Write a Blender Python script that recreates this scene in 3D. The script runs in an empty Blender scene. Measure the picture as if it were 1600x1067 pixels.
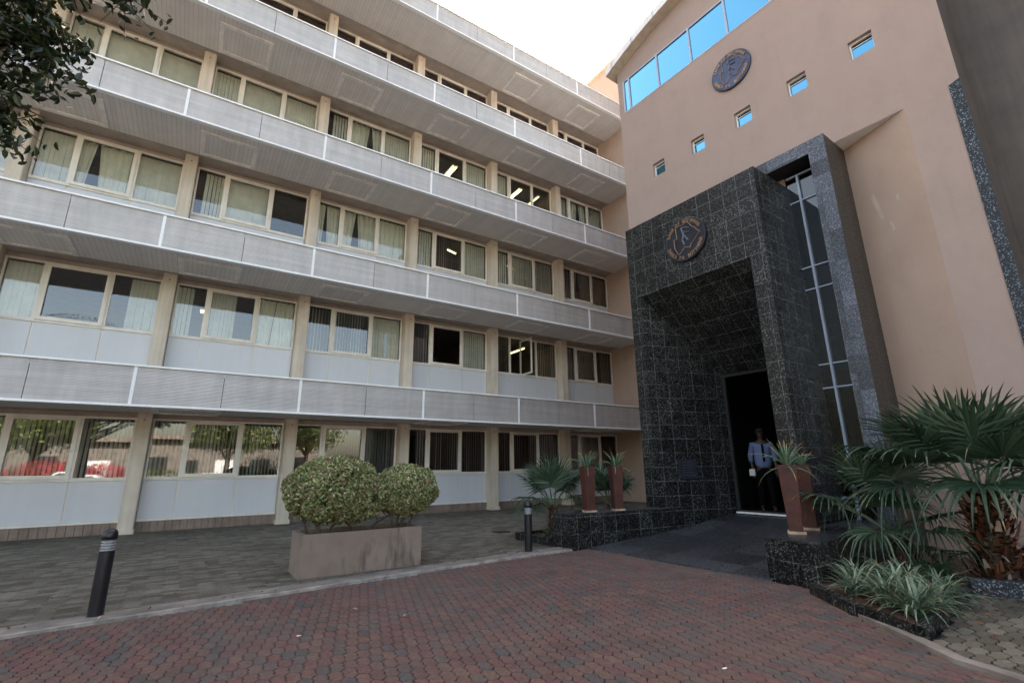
import bpy, bmesh, math, random
import numpy as np
from mathutils import Vector, Matrix
R = math.radians
random.seed(7); rng = np.random.default_rng(7)
scn = bpy.context.scene
C = scn.collection
H = 1.373                      # camera height above the paving
# ---------------------------------------------------------------- camera
cd = bpy.data.cameras.new("camera"); cam = bpy.data.objects.new("camera", cd); C.objects.link(cam)
r_ = Vector((0.83541057, -0.54951309, -0.01115957)); u_ = Vector((-0.13073819, -0.2183971, 0.96706268)); f_ = Vector((0.53385082, 0.80643541, 0.25429359))
cam.matrix_world = Matrix(((r_.x, u_.x, -f_.x, 0), (r_.y, u_.y, -f_.y, 0), (r_.z, u_.z, -f_.z, H), (0, 0, 0, 1)))
cd.sensor_width = 36; cd.lens = 16.843; cd.clip_start = 0.05; cd.clip_end = 2000
scn.camera = cam
# ---------------------------------------------------------------- sky, sun, exposure
SUN_EL, SUN_AZ = 42.0, 14.0    # azimuth measured from +Y towards +X
w = bpy.data.worlds.new("World"); scn.world = w; w.use_nodes = True
nt = w.node_tree; bg = nt.nodes['Background']
sky = nt.nodes.new('ShaderNodeTexSky'); sky.sky_type = 'NISHITA'; sky.sun_disc = False
sky.sun_elevation = R(SUN_EL); sky.sun_rotation = R(SUN_AZ)
sky.air_density = 1.0; sky.dust_density = 4.0; sky.ozone_density = 0.6
wt = nt.nodes.new('ShaderNodeMix'); wt.data_type = 'RGBA'; wt.blend_type = 'MULTIPLY'; wt.inputs[0].default_value = 1; wt.inputs[7].default_value = (1.17, 1.0, .80, 1)   # warm tint multiplied over the sky, in place of white balance
nt.links.new(sky.outputs[0], wt.inputs[6]); nt.links.new(wt.outputs[2], bg.inputs[0]); bg.inputs[1].default_value = 0.13
sd = bpy.data.lights.new("sun", 'SUN'); sd.energy = 5.0; sd.angle = R(0.5); sd.color = (1, .95, .87)
sun = bpy.data.objects.new("sun", sd); C.objects.link(sun)
dv = Vector((math.sin(R(SUN_AZ)) * math.cos(R(SUN_EL)), math.cos(R(SUN_AZ)) * math.cos(R(SUN_EL)), math.sin(R(SUN_EL))))
sun.rotation_euler = dv.to_track_quat('Z', 'Y').to_euler(); sun.location = (0, 30, 40)
scn.render.engine = 'CYCLES'
scn.view_settings.view_transform = 'Standard'; scn.view_settings.look = 'None'
scn.view_settings.gamma = 1; scn.view_settings.exposure = 2.62

# ================================================================ materials
def newmat(name):
    m = bpy.data.materials.new(name); m.use_nodes = True
    return m, m.node_tree, m.node_tree.nodes['Principled BSDF']
def N(t, ty, **k):
    n = t.nodes.new(ty)
    for a, b in k.items():
        if a.startswith('i'):
            n.inputs[int(a[1:])].default_value = b
        else: setattr(n, a, b)
    return n
def L(t, a, b): t.links.new(a, b)
def math_(t, op, a, b=None, c=None):
    n = t.nodes.new('ShaderNodeMath'); n.operation = op
    for i, v in enumerate((a, b, c)):
        if v is None: continue
        if isinstance(v, (int, float)): n.inputs[i].default_value = v
        else: t.links.new(v, n.inputs[i])
    return n.outputs[0]
def mixc(t, f, a, b, mode='MIX'):
    n = t.nodes.new('ShaderNodeMix'); n.data_type = 'RGBA'; n.blend_type = mode
    for i, v in ((0, f), (6, a), (7, b)):
        if isinstance(v, (int, float)): n.inputs[i].default_value = v
        elif isinstance(v, tuple): n.inputs[i].default_value = (*v[:3], 1)
        else: t.links.new(v, n.inputs[i])
    return n.outputs[2]
def ramp(t, fac, stops):
    n = t.nodes.new('ShaderNodeValToRGB'); e = n.color_ramp.elements
    while len(e) > 1: e.remove(e[-1])
    for i, (p, c) in enumerate(stops):
        if i == 0: q = e[0]; q.position = p
        else: q = e.new(p)
        q.color = (*c, 1) if isinstance(c, tuple) else (c, c, c, 1)
    t.links.new(fac, n.inputs[0]); return n.outputs[0]
def noise(t, vec, scale, detail=4, rough=.55, dim='3D'):
    n = t.nodes.new('ShaderNodeTexNoise'); n.inputs['Scale'].default_value = scale; n.inputs['Detail'].default_value = detail
    n.inputs['Roughness'].default_value = rough
    if vec is not None: t.links.new(vec, n.inputs['Vector'])
    return n.outputs['Fac']
def bump(t, b, h, strength=.3, dist=.01):
    n = t.nodes.new('ShaderNodeBump'); n.inputs['Strength'].default_value = strength; n.inputs['Distance'].default_value = dist
    t.links.new(h, n.inputs['Height']); t.links.new(n.outputs[0], b.inputs['Normal'])
def ocoord(t, sc=None):
    n = t.nodes.new('ShaderNodeTexCoord'); o = n.outputs['Object']
    if sc:
        m = t.nodes.new('ShaderNodeMapping'); m.inputs['Scale'].default_value = sc; t.links.new(o, m.inputs[0]); o = m.outputs[0]
    return o
def setp(b, rough=.5, metal=0., spec=None):
    b.inputs['Roughness'].default_value = rough; b.inputs['Metallic'].default_value = metal
    if spec is not None: b.inputs['Specular IOR Level'].default_value = spec

def paint(name, col, rough=.7, var=.12, sc=1.3, streak=.1, grain=.0, gsc=200, metal=0., spec=.5):
    m, t, b = newmat(name); v = ocoord(t)
    n1 = noise(t, v, sc, 6, .6); n2 = noise(t, ocoord(t, (6, 6, .35)), 1.0, 4, .6)
    d = tuple(c * (1 - 2.2 * var) for c in col); l = tuple(min(1, c * (1 + 1.2 * var)) for c in col)
    c1 = ramp(t, n1, [(.3, d), (.7, l)])
    s = ramp(t, n2, [(.35, 1 - streak * 2), (.6, 1.0)])
    c2 = mixc(t, 1.0, c1, s, 'MULTIPLY')
    L(t, c2, b.inputs['Base Color']); setp(b, rough, metal, spec)
    if grain: bump(t, b, noise(t, v, gsc, 3, .6), grain, .004)
    return m
def stucco(name, col, sc=.7):
    m, t, b = newmat(name); v = ocoord(t)
    a = noise(t, v, sc, 7, .62); p = noise(t, ocoord(t, (1, 1, .7)), 2.3, 6, .7); s = noise(t, ocoord(t, (3.2, 3.2, .22)), 1.1, 6, .7)
    c = ramp(t, a, [(.3, tuple(x * .95 for x in col)), (.72, tuple(x * 1.04 for x in col))])
    c = mixc(t, 1, c, ramp(t, p, [(.32, .95), (.5, 1.0), (.75, 1.02)]), 'MULTIPLY')
    c = mixc(t, ramp(t, s, [(.56, 0.), (.78, .22)]), c, tuple(x * .62 for x in col))
    c = mixc(t, ramp(t, noise(t, v, 5, 5, .75), [(.68, 0.), (.76, .12)]), c, tuple(min(1, x * 1.35) for x in col))
    L(t, c, b.inputs['Base Color']); setp(b, .9, 0, .25)
    h = math_(t, 'ADD', noise(t, v, 70, 4, .7), math_(t, 'MULTIPLY', noise(t, v, 3, 4), 1.5)); bump(t, b, h, .55, .006)
    return m
M = {}
M['pink'] = stucco('pink_stucco', (.40, .305, .265))
M['pink2'] = stucco('niche_stucco', (.47, .345, .275), 1.)
M['dkbrown'] = paint('dark_brown_wall', (.115, .09, .075), .6, .16, .9, .1, .3, 60)  # dark brown base for the block's side face and the right wing
M['scuff'] = paint('pale_scuff', (.54, .45, .385), .9, .1)
M['column'] = paint('cream_column_paint', (.72, .63, .52), .6, .05, 2, .10, .15, 120)
M['concsoff'] = paint('soffit_concrete', (.46, .40, .35), .8, .08, 2, .05)
M['rail'] = paint('white_aluminium', (.93, .93, .93), .35, .03, 3, .03)
M['frame'] = paint('window_frame_aluminium', (.86, .82, .74), .4, .04, 3, .05)
M['sill'] = paint('spandrel_panel', (.66, .68, .72), .35, .02, .5, .015)
M['skirt'] = paint('brown_skirting_tile', (.27, .2, .16), .6, .12, 5, .1)
M['concrete'] = paint('kerb_concrete', (.22, .19, .165), .9, .2, 3, .05, .5, 70)
M['whitekerb'] = paint('worn_kerb_edge', (.36, .33, .30), .9, .22, 6, .05, .4, 70)
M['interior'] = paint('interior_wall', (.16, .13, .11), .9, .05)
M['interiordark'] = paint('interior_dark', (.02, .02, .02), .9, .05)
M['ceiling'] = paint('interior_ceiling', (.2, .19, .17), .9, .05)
M['curtain'] = paint('curtain_fabric', (.86, .85, .74), .9, .05, 4, .03)
M['slat'] = paint('blind_slat_fabric', (.84, .83, .74), .85, .06, 4, .03)
M['roombr'] = paint('brown_room_standin', (.16, .065, .04), .85, .1, 4, .03)  # top storey slats, coloured to stand in for the brown lit interior
M['slatdk'] = paint('grey_blind_fabric', (.2, .19, .18), .85, .06, 4, .03)
M['roofwhite'] = paint('white_roof_fascia', (.8, .79, .77), .5, .05, 2, .05)
M['black'] = paint('black_enamel', (.012, .013, .018), .32, .1, 6)
M['greyring'] = paint('grey_louvre', (.33, .34, .36), .4, .08)
M['alu'] = paint('blue_grey_mullion', (.42, .48, .60), .35, .05, 3, .05)
M['slab'] = paint('sandstone_slab', (.48, .36, .25), .9, .15, 8)
M['red'] = paint('orange_plastic', (.5, .12, .04), .5)
def planter_mat():
    m, t, b = newmat('stained_plaster_planter'); v = ocoord(t)
    base = ramp(t, noise(t, v, 3, 6), [(.3, (.22, .168, .137)), (.7, (.285, .22, .18))])
    st = noise(t, ocoord(t, (4, 4, .9)), 1.4, 6, .65)
    st = ramp(t, st, [(.48, 0.), (.64, 1.)])
    c = mixc(t, math_(t, 'MULTIPLY', math_(t, 'MULTIPLY', st, ramp(t, noise(t, v, 1.6, 3), [(.45, .12), (.62, 1.)])), .8), base, (.06, .05, .045))
    L(t, c, b.inputs['Base Color']); setp(b, .9); bump(t, b, noise(t, v, 80, 4), .4, .005)
    return m
M['planter'] = planter_mat()

def granite(name, dark, tile=.28, flake=1.0, line=(.25, .26, .265), rough=.3, off=(0, 0, 0), light=(.15, .155, .15), lw=.006):
    m, t, b = newmat(name); v = ocoord(t)
    vo = t.nodes.new('ShaderNodeTexVoronoi'); vo.inputs['Scale'].default_value = 70; L(t, v, vo.inputs['Vector'])
    sep = t.nodes.new('ShaderNodeSeparateColor'); L(t, vo.outputs['Color'], sep.inputs[0])
    f1 = ramp(t, sep.outputs[0], [(0, dark), (.55, tuple(c * 1.6 for c in dark)), (.78, tuple(c * 4.0 for c in dark)), (.9, light), (1, tuple(c * 1.4 for c in light))])
    n = noise(t, v, 85, 5, .7)
    f2 = ramp(t, n, [(.42, dark), (.58, tuple(c * 3.5 for c in dark)), (.72, light)])
    c = mixc(t, .45, f1, f2)
    sx = t.nodes.new('ShaderNodeSeparateXYZ'); L(t, v, sx.inputs[0])
    tc = t.nodes.new('ShaderNodeTexCoord'); sn = t.nodes.new('ShaderNodeSeparateXYZ'); L(t, tc.outputs['Normal'], sn.inputs[0])
    tot = None
    cellv = []
    for i in range(3):
        q = math_(t, 'DIVIDE', math_(t, 'ADD', sx.outputs[i], off[i] + 50 * tile), tile)
        fr = math_(t, 'FRACT', q); cellv.append(math_(t, 'FLOOR', q))
        ln = math_(t, 'LESS_THAN', fr, lw / tile)
        ok = math_(t, 'LESS_THAN', math_(t, 'ABSOLUTE', sn.outputs[i]), .71)
        p = math_(t, 'MULTIPLY', ln, ok)
        tot = p if tot is None else math_(t, 'MAXIMUM', tot, p)
    cb = t.nodes.new('ShaderNodeCombineXYZ')
    for i in range(3): L(t, cellv[i], cb.inputs[i])
    wn = t.nodes.new('ShaderNodeTexWhiteNoise'); L(t, cb.outputs[0], wn.inputs[0])
    tone = ramp(t, wn.outputs[0], [(0, .6), (1, 1.4)])
    c = mixc(t, 1.0, c, tone, 'MULTIPLY')
    brk = ramp(t, noise(t, v, 6, 3), [(.36, .05), (.6, .9)])
    c = mixc(t, math_(t, 'MULTIPLY', tot, brk), c, line)
    L(t, c, b.inputs['Base Color'])
    rr = ramp(t, noise(t, v, 30, 3), [(.3, rough * .7), (.7, rough * 1.5)])
    L(t, rr, b.inputs['Roughness']); b.inputs['Specular IOR Level'].default_value = .28
    bump(t, b, math_(t, 'ADD', math_(t, 'MULTIPLY', tot, -1.0), math_(t, 'MULTIPLY', n, .25)), .35, .004)
    return m
M['granite'] = granite('black_granite_tile', (.0045, .0048, .0045), off=(.1, .08, .05))
M['granite2'] = granite('blue_grey_granite_tile', (.034, .038, .048), light=(.20, .225, .27), line=(.03, .03, .03), rough=.34)
M['graniteside'] = granite('brown_grey_granite_tile', (.035, .029, .025), tile=10, light=(.13, .11, .095), rough=.5)
M['granitefloor'] = granite('polished_granite_floor', (.022, .023, .025), tile=.6, light=(.055, .057, .06), line=(.02, .02, .02), rough=.28)
M['riprap'] = granite('rough_granite_strip', (.014, .018, .024), tile=10, light=(.42, .45, .5), rough=.45)

def corrug():
    m, t, b = newmat('ribbed_aluminium_cladding'); v = ocoord(t)
    sx = t.nodes.new('ShaderNodeSeparateXYZ'); L(t, v, sx.inputs[0])
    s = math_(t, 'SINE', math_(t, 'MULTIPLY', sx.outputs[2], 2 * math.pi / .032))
    n1 = noise(t, ocoord(t, (.5, 1, 9)), 1.2, 5, .6)
    base = ramp(t, n1, [(.3, (.50, .475, .46)), (.7, (.62, .585, .56))])
    dirt = ramp(t, noise(t, ocoord(t, (3, 1, .6)), 1.5, 5, .65), [(.35, .84), (.65, 1.0)])
    c = mixc(t, 1, base, dirt, 'MULTIPLY')
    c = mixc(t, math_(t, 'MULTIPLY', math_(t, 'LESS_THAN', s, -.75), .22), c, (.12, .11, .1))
    L(t, c, b.inputs['Base Color']); setp(b, .42, .25)
    bump(t, b, s, .4, .005)
    return m
M['corrug'] = corrug()
def soffitmat():
    m, t, b = newmat('slatted_soffit_panel'); v = ocoord(t)
    sx = t.nodes.new('ShaderNodeSeparateXYZ'); L(t, v, sx.inputs[0])
    q = math_(t, 'DIVIDE', math_(t, 'ADD', sx.outputs[0], 60), .102)
    fr = math_(t, 'FRACT', q); ln = math_(t, 'LESS_THAN', fr, .12)
    wn = t.nodes.new('ShaderNodeTexWhiteNoise'); wn.noise_dimensions = '1D'; L(t, math_(t, 'FLOOR', q), wn.inputs['W'])
    base = mixc(t, wn.outputs[0], (.73, .70, .67), (.79, .76, .73))
    st = ramp(t, noise(t, ocoord(t, (2.2, 2.2, 1)), 1, 6, .7), [(.3, .90), (.6, 1.0)])
    c = mixc(t, 1, base, st, 'MULTIPLY')
    c = mixc(t, math_(t, 'MULTIPLY', ln, .26), c, (.08, .07, .06))
    L(t, c, b.inputs['Base Color']); setp(b, .55); bump(t, b, math_(t, 'MULTIPLY', ln, -1), .35, .006)
    return m
M['soffit'] = soffitmat()
M['hatch'] = paint('soffit_hatch_frame', (.93, .90, .86), .5, .03, 3)

def paver(name, stops, dust, gr=.35):
    m, t, b = newmat(name); v = ocoord(t)
    a = t.nodes.new('ShaderNodeAttribute'); a.attribute_name = 'tone'
    c = ramp(t, a.outputs['Fac'], stops)
    n1 = noise(t, v, 34, 5, .7); n2 = noise(t, v, .55, 5, .6)
    c = mixc(t, 1, c, ramp(t, n1, [(.3, .65), (.7, 1.3)]), 'MULTIPLY')
    c = mixc(t, ramp(t, n2, [(.42, 0.), (.7, gr)]), c, dust)
    c = mixc(t, ramp(t, noise(t, v, 1.7, 5, .65), [(.5, 0.), (.75, .45)]), c, tuple(x * .4 for x in dust))
    L(t, c, b.inputs['Base Color']); setp(b, .86, 0, .2); bump(t, b, n1, .5, .004)
    return m
M['redpave'] = paver('red_brown_pavers', [(0, (.082, .074, .072)), (.16, (.115, .088, .078)), (.3, (.145, .072, .068)), (.5, (.135, .086, .068)), (.68, (.122, .068, .067)), (.84, (.15, .096, .076)), (1, (.085, .08, .08))], (.12, .095, .085), .55)
M['greypave'] = paver('grey_pavers', [(0, (.09, .08, .063)), (.5, (.145, .128, .10)), (1, (.20, .178, .14))], (.07, .06, .046), .55)
def simple(name, stops, sc, rough=.95, bsc=30, bs=.8, bd=.02):
    m, t, b = newmat(name); v = ocoord(t)
    L(t, ramp(t, noise(t, v, sc, 8, .7), stops), b.inputs['Base Color']); setp(b, rough); bump(t, b, noise(t, v, bsc, 6, .7), bs, bd)
    return m
M['sand'] = simple('joint_sand', [(.3, (.045, .036, .03)), (.7, (.085, .068, .055))], 8)
M['soil'] = simple('garden_soil', [(.3, (.035, .018, .011)), (.55, (.085, .042, .026)), (.75, (.13, .07, .045))], 9, bsc=25, bd=.04)
M['ground'] = simple('far_ground', [(.3, (.16, .12, .09)), (.7, (.24, .19, .14))], 1.2)
M['rust'] = simple('rusted_steel', [(.3, (.04, .012, .009)), (.52, (.075, .021, .013)), (.75, (.115, .036, .018))], 5, .62, 60, .35, .004)
def leafmat(name, stops, rough=.5, trans=.0, spec=.4):
    m, t, b = newmat(name)
    a = t.nodes.new('ShaderNodeAttribute'); a.attribute_name = 'tone'
    L(t, ramp(t, a.outputs['Fac'], stops), b.inputs['Base Color']); setp(b, rough, 0, spec)
    if trans:
        b.inputs['Subsurface Weight'].default_value = 0
        tr = t.nodes.new('ShaderNodeBsdfTranslucent'); L(t, ramp(t, a.outputs['Fac'], stops), tr.inputs[0])
        mx = t.nodes.new('ShaderNodeMixShader'); mx.inputs[0].default_value = trans
        L(t, b.outputs[0], mx.inputs[1]); L(t, tr.outputs[0], mx.inputs[2]); L(t, mx.outputs[0], t.nodes['Material Output'].inputs[0])
    return m
M['bush'] = leafmat('clipped_shrub_leaves', [(0, (.08, .10, .035)), (.35, (.22, .255, .10)), (.7, (.38, .41, .185)), (.9, (.55, .56, .32)), (.94, (.30, .12, .12)), (1, (.36, .14, .14))], .55, .25)
M['treeleaf'] = leafmat('glossy_tree_leaves', [(0, (.012, .022, .008)), (.6, (.025, .045, .014)), (1, (.05, .075, .022))], .28, .12, .6)
M['fartree'] = leafmat('distant_tree_leaves', [(0, (.02, .04, .012)), (.6, (.12, .17, .04)), (1, (.30, .30, .09))], .5, .25)
M['palmleaf'] = leafmat('palm_leaf', [(0, (.016, .034, .020)), (.5, (.042, .080, .046)), (.88, (.13, .18, .11)), (1, (.28, .22, .10))], .38, .12)
M['aloe'] = leafmat('aloe_leaf', [(0, (.07, .13, .075)), (.6, (.13, .2, .12)), (.9, (.2, .27, .16)), (1, (.42, .26, .1))], .42, .05)
M['lily'] = leafmat('pale_strap_leaves', [(0, (.06, .10, .06)), (.55, (.14, .20, .13)), (.9, (.28, .35, .24)), (1, (.34, .26, .14))], .42, .15)
M['boot'] = leafmat('palm_boot_fibre', [(0, (.04, .016, .008)), (.5, (.13, .045, .018)), (.85, (.26, .11, .05)), (1, (.42, .34, .28))], .7, .05)
M['redflower'] = leafmat('red_flower_shrub', [(0, (.05, .06, .02)), (.35, (.4, .02, .04)), (1, (.75, .04, .08))], .5, .2)
M['bark'] = simple('brown_bark', [(.3, (.06, .04, .03)), (.7, (.13, .095, .07))], 12)
M['petiole'] = paint('palm_petiole', (.13, .15, .06), .5, .2)
M['shirt'] = paint('pale_blue_shirt', (.15, .20, .37), .8, .05)
M['trousers'] = paint('black_trousers', (.004, .004, .005), .9, .05, spec=.1)
M['skin'] = paint('brown_skin', (.055, .026, .017), .5, .05)
M['hair'] = paint('black_hair', (.006, .005, .005), .7, .05)
M['paper'] = paint('white_paper', (.85, .84, .8), .8, .02)
M['emblem'] = paint('blue_black_metal_disc', (.030, .034, .046), .36, .15, 5, .05, metal=.5)
M['emblem2'] = paint('blue_enamel_metal_disc', (.05, .068, .125), .36, .15, 5, .05, metal=.4)
M['copper'] = paint('copper_lettering', (.34, .215, .13), .38, .1, 8, metal=.6)
M['silver'] = paint('pewter_relief', (.15, .155, .19), .35, .1, 8, metal=.7)
M['plaque'] = paint('blue_grey_plaque', (.06, .065, .09), .3, .1, 8, metal=.5)
M['carwhite'] = paint('white_car_paint', (.8, .8, .78), .2, .01)
M['carred'] = paint('red_car_paint', (.5, .03, .03), .2, .01)
M['rubber'] = paint('tyre_rubber', (.02, .02, .02), .8, .05)
def glass(name, tint=(.75, .8, .78), ior=2.0, gcol=(.95, .97, 1.0)):
    m = bpy.data.materials.new(name); m.use_nodes = True; t = m.node_tree; t.nodes.remove(t.nodes['Principled BSDF'])
    tr = N(t, 'ShaderNodeBsdfTransparent', i0=(*tint, 1)); gl = t.nodes.new('ShaderNodeBsdfGlossy')
    gl.inputs[0].default_value = (*gcol, 1); gl.inputs[1].default_value = .0
    v = ocoord(t); nb = noise(t, v, .9, 2)
    bp = N(t, 'ShaderNodeBump'); bp.inputs['Strength'].default_value = .01; bp.inputs['Distance'].default_value = .004; L(t, nb, bp.inputs['Height']); L(t, bp.outputs[0], gl.inputs['Normal'])
    fr = t.nodes.new('ShaderNodeFresnel'); fr.inputs[0].default_value = ior
    mx = t.nodes.new('ShaderNodeMixShader'); L(t, fr.outputs[0], mx.inputs[0]); L(t, tr.outputs[0], mx.inputs[1]); L(t, gl.outputs[0], mx.inputs[2])
    L(t, mx.outputs[0], t.nodes['Material Output'].inputs[0])
    return m
M['glass'] = glass('window_glass', (.9, .93, .91), ior=2.05)
M['glassdk'] = glass('lobby_glass', (.45, .48, .5), 1.9)
def mirrorglass():
    m, t, b = newmat('blue_mirror_glass'); b.inputs['Base Color'].default_value = (.125, .35, .50, 1); setp(b, .03, 1.0)
    bump(t, b, noise(t, ocoord(t), .8, 2), .04, .02)
    return m
M['mirror'] = mirrorglass()
def emis(name, col, s):
    m = bpy.data.materials.new(name); m.use_nodes = True; t = m.node_tree; b = t.nodes['Principled BSDF']
    b.inputs['Emission Color'].default_value = (*col, 1); b.inputs['Emission Strength'].default_value = s; b.inputs['Base Color'].default_value = (.8, .8, .8, 1)
    return m
M['tube'] = emis('fluorescent_tube', (1, .80, .30), 1.1)

# ================================================================ helpers
A = 0.035
LM = Matrix.Rotation(A, 4, 'Z')            # the entrance block stands two degrees off the office's grid
ID = Matrix.Identity(4)
class Thing:
    """an Empty at the thing's base that parents its parts; shapes are given in frame F"""
    def __init__(s, name, label, cat, base=(0, 0, 0), F=ID, group=None, rz=0, kind=None):
        o = bpy.data.objects.new(name, None); C.objects.link(o); o.empty_display_size = .2
        o.matrix_world = F @ Matrix.Translation(Vector(base)) @ Matrix.Rotation(rz, 4, 'Z')
        o['label'] = label; o['category'] = cat
        if group: o['group'] = group
        if kind: o['kind'] = kind
        s.o = o; s.T = Matrix.Translation(-Vector(base))
    def part(s, name, bm, mat, parent=None, smooth=False, local=False, label=None):
        if not local: bm.transform(s.T)
        o = link(name, bm, mat, smooth); o.parent = parent or s.o
        if label: o['label'] = label
        return o
def link(name, bm, mat, smooth=False):
    me = bpy.data.meshes.new(name)
    if smooth:
        for f in bm.faces: f.smooth = True
    bm.to_mesh(me); bm.free()
    for m in (mat if isinstance(mat, (list, tuple)) else [mat]): me.materials.append(m)
    o = bpy.data.objects.new(name, me); C.objects.link(o); return o
def tag(o, label=None, cat=None, group=None, kind=None):
    if label: o['label'] = label
    if cat: o['category'] = cat
    if group: o['group'] = group
    if kind: o['kind'] = kind
    return o
def copy_tree(o, parent=None):
    c = o.copy(); C.objects.link(c); c.parent = parent
    for ch in [x for x in KIDS.get(o.name, [])] or list(o.children): copy_tree(ch, c)
    return c
KIDS = {}
def box(bm, x0, x1, y0, y1, z0, z1, mi=0):
    vs = [bm.verts.new(p) for p in ((x0, y0, z0), (x1, y0, z0), (x1, y1, z0), (x0, y1, z0), (x0, y0, z1), (x1, y0, z1), (x1, y1, z1), (x0, y1, z1))]
    for q in ((0, 3, 2, 1), (4, 5, 6, 7), (0, 1, 5, 4), (1, 2, 6, 5), (2, 3, 7, 6), (3, 0, 4, 7)):
        bm.faces.new([vs[i] for i in q]).material_index = mi
def bbox(*a, bev=.0, seg=1):
    bm = bmesh.new(); box(bm, *a)
    if bev: bmesh.ops.bevel(bm, geom=bm.edges[:], offset=bev, segments=seg, affect='EDGES')
    return bm
def prism(bm, pts, z0, z1, mi=0):
    a = [bm.verts.new((p[0], p[1], z0)) for p in pts]; b = [bm.verts.new((p[0], p[1], z1)) for p in pts]; n = len(pts)
    fs = [bm.faces.new(b), bm.faces.new(a[::-1])] + [bm.faces.new((a[i], a[(i + 1) % n], b[(i + 1) % n], b[i])) for i in range(n)]
    for f in fs: f.material_index = mi
    bmesh.ops.recalc_face_normals(bm, faces=fs)
    return fs
def quad(bm, *p, mi=0):
    f = bm.faces.new([bm.verts.new(q) for q in p]); f.material_index = mi; return f
def lathe(bm, prof, seg=24, c=(0, 0, 0), mi=0):
    rings = []
    for r, z in prof:
        rings.append([bm.verts.new((c[0] + r * math.cos(2 * math.pi * i / seg), c[1] + r * math.sin(2 * math.pi * i / seg), c[2] + z)) for i in range(seg)])
    for a, b in zip(rings, rings[1:]):
        for i in range(seg):
            f = bm.faces.new((a[i], a[(i + 1) % seg], b[(i + 1) % seg], b[i])); f.material_index = mi
    bm.faces.new(rings[0][::-1]).material_index = mi; bm.faces.new(rings[-1]).material_index = mi
def tube(bm, pts, rad, seg=6, mi=0, cap=True):
    pts = [Vector(p) for p in pts]; n = len(pts)
    rad = rad if isinstance(rad, (list, tuple)) else [rad] * n
    rings = []
    for i, p in enumerate(pts):
        d = (pts[min(i + 1, n - 1)] - pts[max(i - 1, 0)]).normalized()
        a = d.orthogonal().normalized() if i == 0 else (pa - d * pa.dot(d)).normalized()
        pa = a; b = d.cross(a)
        rings.append([bm.verts.new(p + (a * math.cos(2 * math.pi * k / seg) + b * math.sin(2 * math.pi * k / seg)) * rad[i]) for k in range(seg)])
    for a, b in zip(rings, rings[1:]):
        for k in range(seg): bm.faces.new((a[k], a[(k + 1) % seg], b[(k + 1) % seg], b[k])).material_index = mi
    if cap: bm.faces.new(rings[0][::-1]).material_index = mi; bm.faces.new(rings[-1]).material_index = mi
def mesh_np(name, V, F, mats, tone=None, smooth=False):
    me = bpy.data.meshes.new(name); me.from_pydata(V.tolist() if hasattr(V, 'tolist') else V, [], F.tolist() if hasattr(F, 'tolist') else F)
    for m in (mats if isinstance(mats, (list, tuple)) else [mats]): me.materials.append(m)
    if tone is not None:
        at = me.attributes.new('tone', 'FLOAT', 'FACE'); at.data.foreach_set('value', np.asarray(tone, dtype=np.float32))
    o = bpy.data.objects.new(name, me); C.objects.link(o)
    if smooth: me.polygons.foreach_set('use_smooth', [True] * len(me.polygons))
    return o
def wall_holes(bm, X, y0, y1, z0, z1, holes, depth=.14, mi=0, mi2=0):
    """a wall face at x=X seen from -x, with rectangular openings and their reveals"""
    ys = sorted({y0, y1, *[h[0] for h in holes], *[h[1] for h in holes]}); zs = sorted({z0, z1, *[h[2] for h in holes], *[h[3] for h in holes]})
    for a, b in zip(ys, ys[1:]):
        for c, d in zip(zs, zs[1:]):
            if any(h[0] <= a and b <= h[1] and h[2] <= c and d <= h[3] for h in holes): continue
            quad(bm, (X, b, c), (X, a, c), (X, a, d), (X, b, d), mi=mi)
    for h in holes:
        if len(h) > 4: continue
        a, b, c, d = h; e = X + depth
        quad(bm, (X, a, c), (X, b, c), (e, b, c), (e, a, c), mi=mi2); quad(bm, (X, b, d), (X, a, d), (e, a, d), (e, b, d), mi=mi2)
        quad(bm, (X, a, d), (X, a, c), (e, a, c), (e, a, d), mi=mi2); quad(bm, (X, b, c), (X, b, d), (e, b, d), (e, b, c), mi=mi2)

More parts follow.
